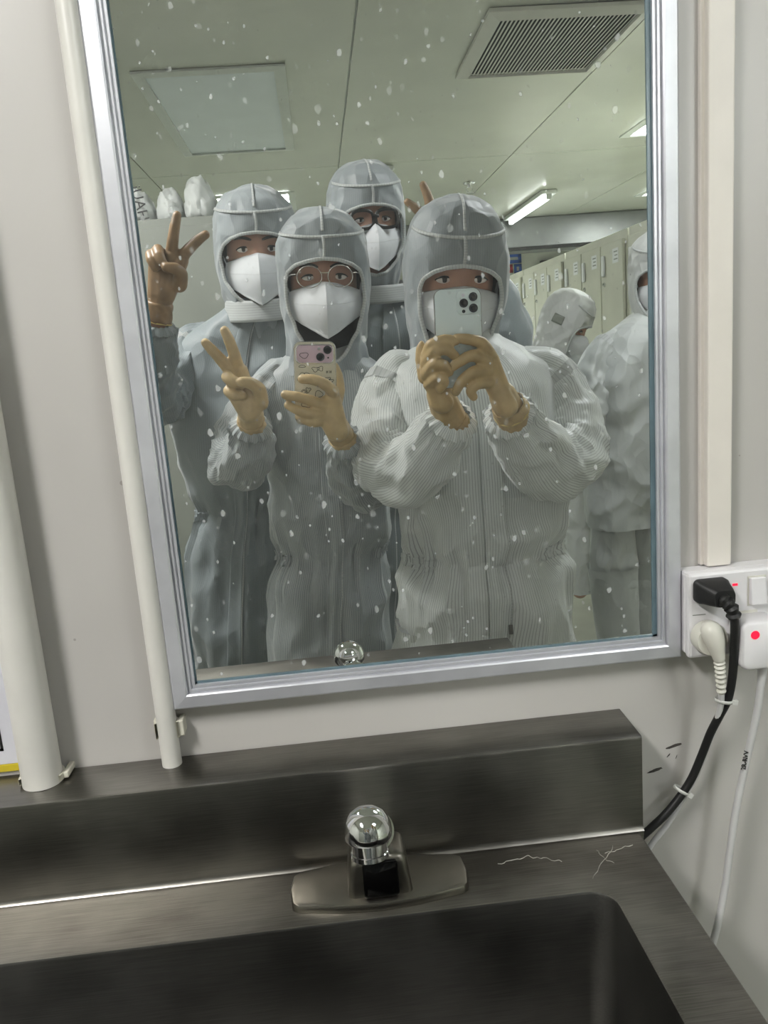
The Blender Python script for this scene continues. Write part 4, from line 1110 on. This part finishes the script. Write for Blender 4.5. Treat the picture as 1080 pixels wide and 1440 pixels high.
# ------------------------------------------------------------------ B: the person with the pale phone
ringsB = [(680, 930, .90, 131, .150), (681, 850, .90, 133, .150), (680, 805, .90, 130, .140), (678, 775, .90, 121, .126), (676, 740, .90, 127, .135), (672, 680, .90, 134, .142), (668, 600, .90, 138, .142), (662, 545, .90, 137, .125),
          (656, 514, .91, 122, .105), (651, 494, .92, 86, .085), (648, 474, .92, 54, .066), (647, 462, .92, 44, .058)]
B, GB, TB, armB = person('person in a brightly lit striped suit holding the pale phone in both tan gloves', (639, 394, .93), ringsB,
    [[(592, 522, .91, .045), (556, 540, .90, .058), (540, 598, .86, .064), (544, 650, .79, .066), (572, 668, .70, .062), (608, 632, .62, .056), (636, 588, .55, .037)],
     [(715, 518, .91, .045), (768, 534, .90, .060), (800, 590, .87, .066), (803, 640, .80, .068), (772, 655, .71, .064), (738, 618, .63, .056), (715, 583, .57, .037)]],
    suit='suit_lit', seed=2.3, yaw=0, pitch=4, roll=4, hs=1.035, hoodop=OPEN_LOW, fold=0.016, gather=0.014, waist=(678, 775), collar=None, shape=0.965, maskw=1.0, seamz=0.082)
dH = .492
glove(B, [px_list([(690, 499), (677, 482), (656, 477), (642, 476)], [.51, .49, .488, .488], [9, 8.4, 7.8, 7]),
          px_list([(684, 510), (666, 500), (647, 508), (635, 517)], [.50, .485, .485, .488], [9, 8.6, 8, 7]),
          px_list([(685, 522), (666, 523), (650, 535), (641, 551)], [.50, .483, .484, .49], [9, 8.4, 7.8, 6.8]),
          px_list([(686, 538), (670, 541), (662, 550), (666, 558)], [.50, .486, .486, .492], [8.5, 7.8, 7.2, 6.4]),
          px_list([(700, 540), (692, 505), (680, 492), (668, 488)], [.54, .535, .53, .525], [12, 10, 9, 8]),
          px_list([(712, 570), (690, 503)], .515, [15, 11]), px_list([(714, 572), (688, 520)], .51, [15, 11]), px_list([(712, 574), (688, 536)], .51, [15, 10]), px_list([(722, 590), (707, 556)], [.56, .525], [24, 20])],
      'glove_tan', hem=((714, 568, .535), (719, 578, .548), 0.0272))
glove(B, [px_list([(600, 500), (607, 485), (625, 478), (641, 479)], [.51, .488, .486, .488], [9, 8.5, 7.8, 7]),
          px_list([(599, 511), (611, 494), (628, 492), (640, 501)], [.508, .484, .482, .488], [9, 8.6, 8.0, 7]),
          px_list([(599, 527), (612, 512), (625, 514), (632, 523)], [.508, .482, .482, .49], [9, 8.4, 7.8, 6.8]),
          px_list([(603, 541), (615, 531), (625, 537), (619, 547)], [.51, .484, .484, .49], [8.5, 7.8, 7.2, 6.4]),
          px_list([(598, 530), (593, 505), (592, 490), (593, 484)], [.53, .53, .528, .527], [11, 9, 7, 5]),
          px_list([(618, 566), (602, 503)], .515, [15, 11]), px_list([(620, 566), (602, 520)], .512, [15, 12]), px_list([(622, 566), (607, 540)], .512, [16, 11]), px_list([(633, 590), (619, 554)], [.555, .525], [24, 20])],
      'glove_tan', hem=((632, 588, .55), (635, 596, .56), 0.0270))

# ------------------------------------------------------------------ A: the person whose phone takes the picture
ringsA = [(465, 950, 1.14, 88, .125), (466, 870, 1.14, 88, .125), (467, 805, 1.14, 85, .118), (469, 772, 1.14, 79, .105), (468, 740, 1.14, 85, .112), (462, 680, 1.14, 94, .118), (458, 600, 1.14, 100, .118),
          (455, 548, 1.14, 101, .105), (454, 518, 1.15, 88, .092), (454, 500, 1.15, 58, .076), (455, 486, 1.16, 40, .060), (455, 474, 1.16, 34, .054)]
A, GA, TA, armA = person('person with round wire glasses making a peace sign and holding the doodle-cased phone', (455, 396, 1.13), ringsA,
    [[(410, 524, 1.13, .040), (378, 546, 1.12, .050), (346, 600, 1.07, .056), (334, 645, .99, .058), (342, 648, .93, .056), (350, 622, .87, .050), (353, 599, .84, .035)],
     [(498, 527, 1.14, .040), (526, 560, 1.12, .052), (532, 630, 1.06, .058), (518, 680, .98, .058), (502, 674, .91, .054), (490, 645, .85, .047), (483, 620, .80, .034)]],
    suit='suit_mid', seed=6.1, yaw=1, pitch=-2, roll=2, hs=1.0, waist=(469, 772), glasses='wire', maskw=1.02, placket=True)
glove(A, [px_list([(468, 550), (456, 540), (440, 534), (425, 533)], [.752, .735, .730, .733], [9, 8.2, 7.6, 6.8]),
          px_list([(455, 570), (436, 563), (418, 558), (401, 555)], [.752, .735, .730, .735], [8.6, 7.8, 7.2, 6.6]),
          px_list([(452, 582), (436, 582), (419, 577), (405, 570)], [.752, .735, .732, .738], [8.4, 7.6, 7, 6]),
          px_list([(453, 592), (440, 594), (429, 591), (420, 586)], [.755, .74, .738, .745], [8, 7.2, 6.4, 5.6]),
          px_list([(470, 570), (476, 548), (474, 528), (470, 516)], [.785, .79, .79, .79], [11, 9, 8, 7]),
          px_list([(476, 606), (466, 552)], .765, [15, 11]), px_list([(474, 606), (458, 568)], .76, [15, 12]), px_list([(472, 606), (456, 584)], .76, [15, 12]), px_list([(486, 626), (472, 598)], [.805, .775], [19, 18])],
      'glove_cream', hem=((480, 614, .79), (485, 624, .805), 0.0262))
dP = .80
glove(A, [px_list([(336, 520), (330, 500), (322, 478), (316, 465)], [.80, .79, .785, .785], [9, 8.2, 7.6, 6.6]),
          px_list([(324, 522), (310, 505), (298, 492), (289, 482)], [.80, .79, .785, .785], [9, 8, 7.4, 6.4]),
          px_list([(322, 532), (320, 530), (328, 536), (340, 540)], [.80, .775, .765, .77], [9, 8.6, 8, 7]),
          px_list([(324, 552), (322, 550), (330, 556), (340, 556)], [.80, .778, .770, .775], [8.6, 8, 7.4, 6.6]),
          px_list([(366, 566), (364, 548), (352, 539), (340, 537)], [.795, .778, .762, .755], [12, 10, 8.4, 7.4]),
          px_list([(352, 578), (338, 522)], .80, [15, 11]), px_list([(350, 580), (326, 528)], .80, [15, 11]), px_list([(350, 580), (327, 550)], .80, [15, 10]), px_list([(354, 575), (352, 545)], .80, [16, 14]), px_list([(354, 604), (352, 575)], [.84, .805], [19, 18])],
      'glove_cream', hem=((353, 590, .82), (354, 600, .84), 0.0262))

# ------------------------------------------------------------------ C: back left, raised hand
ringsC = [(335, 980, 1.42, 82, .125), (335, 850, 1.42, 80, .125), (338, 765, 1.42, 76, .115), (343, 716, 1.42, 68, .100), (342, 690, 1.42, 80, .112), (336, 600, 1.42, 92, .118), (338, 520, 1.42, 96, .112),
          (346, 470, 1.42, 90, .098), (354, 448, 1.42, 66, .080), (362, 432, 1.42, 44, .062), (363, 420, 1.42, 34, .056)]
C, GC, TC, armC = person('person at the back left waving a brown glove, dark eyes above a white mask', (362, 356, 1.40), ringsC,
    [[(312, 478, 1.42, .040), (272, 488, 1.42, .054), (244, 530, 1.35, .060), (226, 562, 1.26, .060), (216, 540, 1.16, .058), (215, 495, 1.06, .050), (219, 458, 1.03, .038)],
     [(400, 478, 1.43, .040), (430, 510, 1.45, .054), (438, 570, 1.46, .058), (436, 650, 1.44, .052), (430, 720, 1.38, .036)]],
    suit='suit_sheer_shaded', seed=9.7, yaw=4, pitch=0, roll=1, hs=1.03, hoodop=OPEN_SHORT, waist=(343, 716), collar=(366, 432, 50, 14), neckdark=False)
glove(C, [px_list([(241, 358), (243, 338), (246, 318), (249, 303)], [1.02, 1.01, 1.01, 1.01], [8.6, 7.6, 7, 6]),
          px_list([(255, 362), (266, 350), (278, 338), (289, 330)], [1.02, 1.01, 1.01, 1.01], [8.6, 7.6, 7, 6]),
          px_list([(226, 362), (222, 352), (224, 360), (230, 372)], [1.02, 1.005, .985, .98], [8.2, 8, 7.4, 6.4]),
          px_list([(216, 368), (212, 358), (213, 366), (219, 376)], [1.02, 1.005, .985, .98], [7.6, 7.2, 6.8, 6]),
          px_list([(252, 400), (254, 386), (246, 378), (234, 376)], [1.01, .995, .98, .972], [11, 9.4, 8, 6.8]),
          px_list([(228, 415), (242, 360)], 1.02, [15, 11]), px_list([(232, 415), (254, 366)], 1.02, [14, 11]), px_list([(226, 415), (228, 364)], 1.02, [15, 10]), px_list([(222, 415), (218, 370)], 1.02, [14, 9]), px_list([(222, 440), (227, 412)], 1.025, [17, 17])],
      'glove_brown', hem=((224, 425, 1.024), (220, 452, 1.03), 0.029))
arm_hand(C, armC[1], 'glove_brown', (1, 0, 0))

# ------------------------------------------------------------------ D: tall, black glasses
ringsD = [(538, 980, 1.60, 84, .125), (540, 800, 1.60, 84, .120), (540, 700, 1.60, 88, .115), (543, 560, 1.60, 96, .118), (543, 480, 1.60, 90, .105), (542, 450, 1.60, 72, .090), (541, 430, 1.60, 50, .070), (540, 414, 1.60, 36, .058), (540, 404, 1.60, 31, .054)]
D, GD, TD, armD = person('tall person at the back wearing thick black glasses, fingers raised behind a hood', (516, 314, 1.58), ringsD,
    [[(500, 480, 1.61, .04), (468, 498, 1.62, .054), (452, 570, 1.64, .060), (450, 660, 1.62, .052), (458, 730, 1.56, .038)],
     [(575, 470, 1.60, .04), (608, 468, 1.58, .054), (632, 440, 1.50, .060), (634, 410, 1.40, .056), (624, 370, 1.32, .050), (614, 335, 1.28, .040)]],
    suit='suit_sheer_shaded', seed=12.4, yaw=7, pitch=2, roll=-1, hs=1.02, hoodop=OPEN_SHORT, glasses='black', collar=(541, 409, 38, 12), neckdark=False)
glove(D, [px_list([(606, 300), (604, 285), (600, 272), (595, 260)], 1.25, [7.6, 6.8, 6.2, 5.2]), px_list([(598, 305), (590, 298), (582, 291), (573, 284)], 1.25, [7.4, 6.6, 6, 5]),
          px_list([(616, 306), (620, 296), (622, 306), (618, 316)], [1.25, 1.24, 1.225, 1.22], [7, 6.8, 6.4, 5.6]), px_list([(622, 312), (627, 303), (628, 312), (623, 320)], [1.25, 1.24, 1.225, 1.22], [6.6, 6.4, 6, 5.2]),
          px_list([(604, 326), (600, 316), (606, 311), (614, 312)], [1.25, 1.235, 1.22, 1.215], [9, 8, 7, 6]),
          px_list([(613, 335), (606, 302)], 1.255, [12, 9]), px_list([(613, 335), (599, 307)], 1.255, [12, 9]), px_list([(614, 335), (616, 308)], 1.255, [12, 8]), px_list([(616, 335), (622, 314)], 1.255, [11, 8])],
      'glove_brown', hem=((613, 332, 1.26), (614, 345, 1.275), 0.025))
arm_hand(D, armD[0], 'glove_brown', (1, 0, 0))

# ------------------------------------------------------------------ E: at the right edge of the mirror, turned away to the right
ringsE = [(880, 735, 1.98, 58, .14), (884, 690, 1.98, 64, .15), (888, 620, 1.98, 64, .145), (892, 560, 1.98, 66, .14), (896, 500, 1.98, 66, .13), (902, 470, 1.98, 54, .11), (912, 450, 1.98, 36, .08), (920, 436, 1.98, 26, .065), (922, 428, 1.98, 24, .06)]
E_, GE, TE, armE = person('person in a crumpled plain white suit at the right mirror edge, facing right', (929, 390, 1.97), ringsE,
    [[(885, 482, 1.97, .045), (856, 494, 1.96, .058), (836, 535, 1.95, .068), (828, 590, 1.93, .066), (838, 630, 1.94, .054), (850, 655, 1.98, .038)],
     [(920, 484, 2.0, .045), (946, 496, 2.02, .058), (962, 560, 2.04, .066), (965, 640, 2.0, .056), (965, 700, 1.95, .038)]],
    suit='suit_plain', hood='hood_plain', seed=15.2, yaw=-16, pitch=4, hoodop=OPEN_SHORT, roll=0, hs=1.0, fold=0.016, placket=False, leg_px=[[(862, 720, 1.96), (862, 800, 1.96), (872, 925, 1.98)], [(905, 720, 2.02), (908, 800, 2.02), (912, 925, 2.04)]], neckdark=False, patches=[(-0.35, 0.075, 0.16, 0.018, 'cabinet_grey')])
for q in armE: arm_hand(E_, q, 'glove_cream', (0, 1, 0))

# ------------------------------------------------------------------ F: far, bent towards the lockers
ringsF = [(826, 640, 3.05, 30, .13), (824, 590, 3.05, 32, .13), (818, 550, 3.02, 33, .125), (812, 520, 2.98, 31, .115), (806, 500, 2.95, 25, .10), (800, 488, 2.92, 19, .08), (798, 480, 2.90, 16, .07)]
F_, GF, TF, armF = person('stooping person in a crumpled white hood far back by the lockers', (796, 456, 2.88), ringsF,
    [[(808, 508, 2.96, .04), (798, 516, 2.95, .056), (796, 545, 2.85, .060), (806, 570, 2.74, .052), (818, 575, 2.66, .038)],
     [(818, 508, 2.98, .04), (830, 516, 3.0, .056), (842, 550, 2.95, .060), (842, 580, 2.85, .052), (838, 590, 2.76, .038)]],
    suit='suit_plain', hood='hood_plain', seed=18.8, yaw=62, pitch=28, roll=0, hs=0.98, fold=0.016, placket=False, neckdark=False, boots=False, patches=[(-1.75, 0.015, 0.20, 0.020, 'cabinet_grey')])
for q in armF: arm_hand(F_, q, 'glove_cream', (1, 0, 0))

# ------------------------------------------------------------------ G: hidden behind B, only a shoulder shows
ringsG = [(662, 860, 1.98, 80, .12), (662, 700, 1.98, 86, .12), (662, 540, 1.98, 92, .12), (662, 470, 1.98, 90, .12), (662, 440, 1.98, 82, .11), (662, 415, 1.98, 71, .10), (660, 395, 1.98, 58, .085), (656, 380, 1.98, 40, .065), (654, 374, 1.98, 32, .06)]
G_, GG, TG, armG = person('person almost wholly hidden behind the pale phone holder, one grey shoulder showing', (648, 352, 1.96), ringsG,
    [[(640, 480, 1.98, .04), (612, 495, 1.98, .05), (604, 560, 1.98, .055), (610, 660, 1.94, .05), (620, 740, 1.88, .036)],
     [(690, 480, 1.98, .04), (712, 495, 1.99, .05), (716, 560, 1.99, .055), (712, 660, 1.95, .05), (706, 740, 1.90, .036)]],
    suit='suit_sheer_shaded', seed=21.5, hs=0.92, placket=False, neckdark=False, boots=True)
for q in armG: arm_hand(G_, q, 'glove_brown', (1, 0, 0))

# ================================================================== THE PHONES
def frame_of(tl, tr, bl, d):
    a, b, c = M(*tl, d), M(*tr, d), M(*bl, d)
    X = unit(b - a); Z = unit((a - c) - X * np.dot(a - c, X)); Y = V3(0, -1, 0); Y = np.cross(X, Z)
    if Y[1] > 0: Y = -Y                                   # towards the mirror
    return a, X, Z, Y
def phone_shell(o, X, Z, Y, w, h, r, t, name, m, parent):
    rows = []
    for q, e in ((0, 0.0015), (0.0012, 0.0), (t - 0.0012, 0.0), (t, 0.0015)):
        rows.append([o + X * x + Z * z + Y * (q - t) for x, z in rrect(w / 2, -h / 2, w / 2 - e, h / 2 - e, r, 8)])
    mb = MB().grid(rows, close=True); mb.poly(rows[0], flip=True); mb.poly(rows[-1]); return mb.build(name, m, parent)
def lens(o, X, Z, Y, x, z, r, parent, prot=0.002, m='lens_black'):
    c = o + X * x - Z * z
    k = MB().lathe(c, Y, [(r, 0.0), (r, prot), (r * 0.86, prot), (r * 0.84, prot * 0.7)], 28).build('lens_ring', 'lens_ring', parent)
    MB().lathe(c, Y, [(r * 0.85, prot * 0.55), (r * 0.5, prot * 0.75), (0.0, prot * 0.8)], 28).build('lens_glass', m, k)
# pale phone held by B
o, X, Z, Y = frame_of((610.5, 408), (674, 404.5), (613.5, 480), .500)
pb = thing('mobile_phone', o - Z * 0.1467 + X * 0.036, 'pale blue phone with three black lenses held in front of a masked face', 'phone')
w_ = 0.0705
phone_shell(o, X, Z, Y, w_, 0.1467, 0.012, 0.0080, 'phone_back', 'phone_pale', pb)
rows = [[o + X * x + Z * z + Y * q for x, z in rrect(w_ / 2, -0.1467 / 2, w_ / 2 + 0.0006, 0.1467 / 2 + 0.0006, 0.0124, 8)] for q in (-0.0066, -0.0022)]
MB().grid(rows, close=True).build('side_band', 'phone_rim', pb, solid=0.0006)
bump = [[o + X * x + Z * z + Y * q for x, z in rrect(w_ - 0.0205, -0.0208, 0.0175 - e, 0.0178 - e, 0.008, 6)] for q, e in ((0.0, 0), (0.0010, 0.0004), (0.0014, 0.001))]
mb = MB().grid(bump, close=True); mb.poly(bump[-1]); cb = mb.build('camera_bump', 'phone_pale', pb)
oo = o + Y * 0.0014
for x, z in ((w_ - 0.0122, 0.0128), (w_ - 0.0268, 0.0215), (w_ - 0.0122, 0.0295)): lens(oo, X, Z, Y, x, z, 0.0066, cb)
for x, z, m_ in ((w_ - 0.0272, 0.0098, 'paper_white'), (w_ - 0.0272, 0.0335, 'lens_black')):
    MB().lathe(oo + X * x - Z * z, Y, [(0.0026, 0), (0.0026, 0.0006), (0.0, 0.0007)], 20).build('flash' if m_ == 'paper_white' else 'scanner', m_, cb)
# the phone that takes the picture
o, X, Z, Y = frame_of((413, 481), (469, 480.5), (415.5, 591), .757)
pa = thing('mobile_phone', o - Z * 0.150 + X * 0.037, 'phone in a clear doodled case with a pink camera plate, held low', 'phone')
w_ = 0.0745; h_ = 0.1485
phone_shell(o, X, Z, Y, w_, h_, 0.012, 0.0095, 'case', 'case_clear', pa)
rows = [[o + X * x + Z * z + Y * q for x, z in rrect(w_ / 2, -h_ / 2, w_ / 2 + 0.0008, h_ / 2 + 0.0008, 0.0126, 8)] for q in (-0.0085, -0.0005)]
MB().grid(rows, close=True).build('case_edge', 'rim_silver', pa, solid=0.001)
pl = [[o + X * x + Z * z + Y * q for x, z in rrect(w_ / 2, -0.0215, w_ / 2 - 0.003 - e, 0.0165 - e, 0.009, 6)] for q, e in ((0.0, 0), (0.0016, 0.0002), (0.002, 0.0008))]
mb = MB().grid(pl, close=True); mb.poly(pl[-1]); cp = mb.build('camera_plate', 'plate_pink', pa)
lp = [o + X * x + Z * z + Y * 0.0019 for x, z in rrect(w_ / 2, -0.0215, w_ / 2 - 0.0032, 0.0163, 0.009, 8)]; lp.append(lp[0])
MB().tube(lp, 0.0011, 8, caps=False).build('plate_rim', 'rim_silver', cp)
oo = o + Y * 0.002
lens(oo, X, Z, Y, 0.0605, 0.0145, 0.0075, cp, 0.0018); lens(oo, X, Z, Y, 0.0475, 0.0270, 0.0075, cp, 0.0018)
MB().lathe(oo + X * 0.0455 - Z * 0.0125, Y, [(0.003, 0), (0.003, 0.0006), (0.0, 0.0007)], 18).build('flash', 'rim_silver', cp)
MB().lathe(oo + X * 0.0615 - Z * 0.0285, Y, [(0.0016, 0), (0.0016, 0.0005), (0.0, 0.0006)], 14).build('microphone', 'lens_black', cp)
rnd = random.Random(4)
def doodle(cx, cz, rx, rz, wob, parent, turns=1.0, off=0.0004, base=None):
    n = 40; pts = []
    for i in range(n + 1):
        a = 2 * PI * turns * i / n; k = 1 + wob * math.sin(3 * a + cx * 900) if turns == 1.0 else 1 - 0.75 * i / n
        pts.append((base if base is not None else o) + X * (cx + rx * k * math.cos(a)) - Z * (cz + rz * k * math.sin(a)) + Y * off)
    MB().tube(pts, 0.00045, 6, caps=False).build('doodle_line', 'ink_black', parent)
doodle(0.018, 0.024, 0.0075, 0.0050, 0.12, cp, off=0.0003, base=oo)
for cx, cz, rx, rz, wb, tn in ((0.014, 0.0435, 0.006, 0.002, 0.1, 1), (0.038, 0.049, 0.006, 0.004, 0.25, 1), (0.047, 0.048, 0.005, 0.004, 0.2, 1), (0.014, 0.064, 0.0085, 0.008, 0.18, 1), (0.022, 0.059, 0.006, 0.004, 0.1, 1), (0.044, 0.068, 0.006, 0.0045, 0.15, 1),
                               (0.060, 0.067, 0.005, 0.003, 0.3, 1), (0.066, 0.070, 0.004, 0.003, 0.3, 1), (0.066, 0.084, 0.003, 0.003, 0.0, 1), (0.016, 0.090, 0.006, 0.006, 0, 2.4), (0.024, 0.086, 0.004, 0.004, 0.3, 1), (0.043, 0.094, 0.007, 0.006, 0.1, 1), (0.034, 0.100, 0.0025, 0.0025, 0, 1), (0.050, 0.108, 0.008, 0.007, 0.2, 1), (0.020, 0.112, 0.008, 0.006, 0.2, 1)):
    doodle(cx, cz, rx, rz, wb, pa, tn)
for x in (0.058, 0.0605, 0.064, 0.0665):
    MB().tube([o + X * x - Z * 0.0515 + Y * 0.0004, o + X * x - Z * 0.0565 + Y * 0.0004], 0.0005, 6).build('doodle_stroke', 'ink_black', pa)
for x in (0.05925, 0.06525):
    MB().tube([o + X * (x - 0.0013) - Z * 0.054 + Y * 0.0004, o + X * (x + 0.0013) - Z * 0.054 + Y * 0.0004], 0.0005, 6).build('doodle_stroke', 'ink_black', pa)
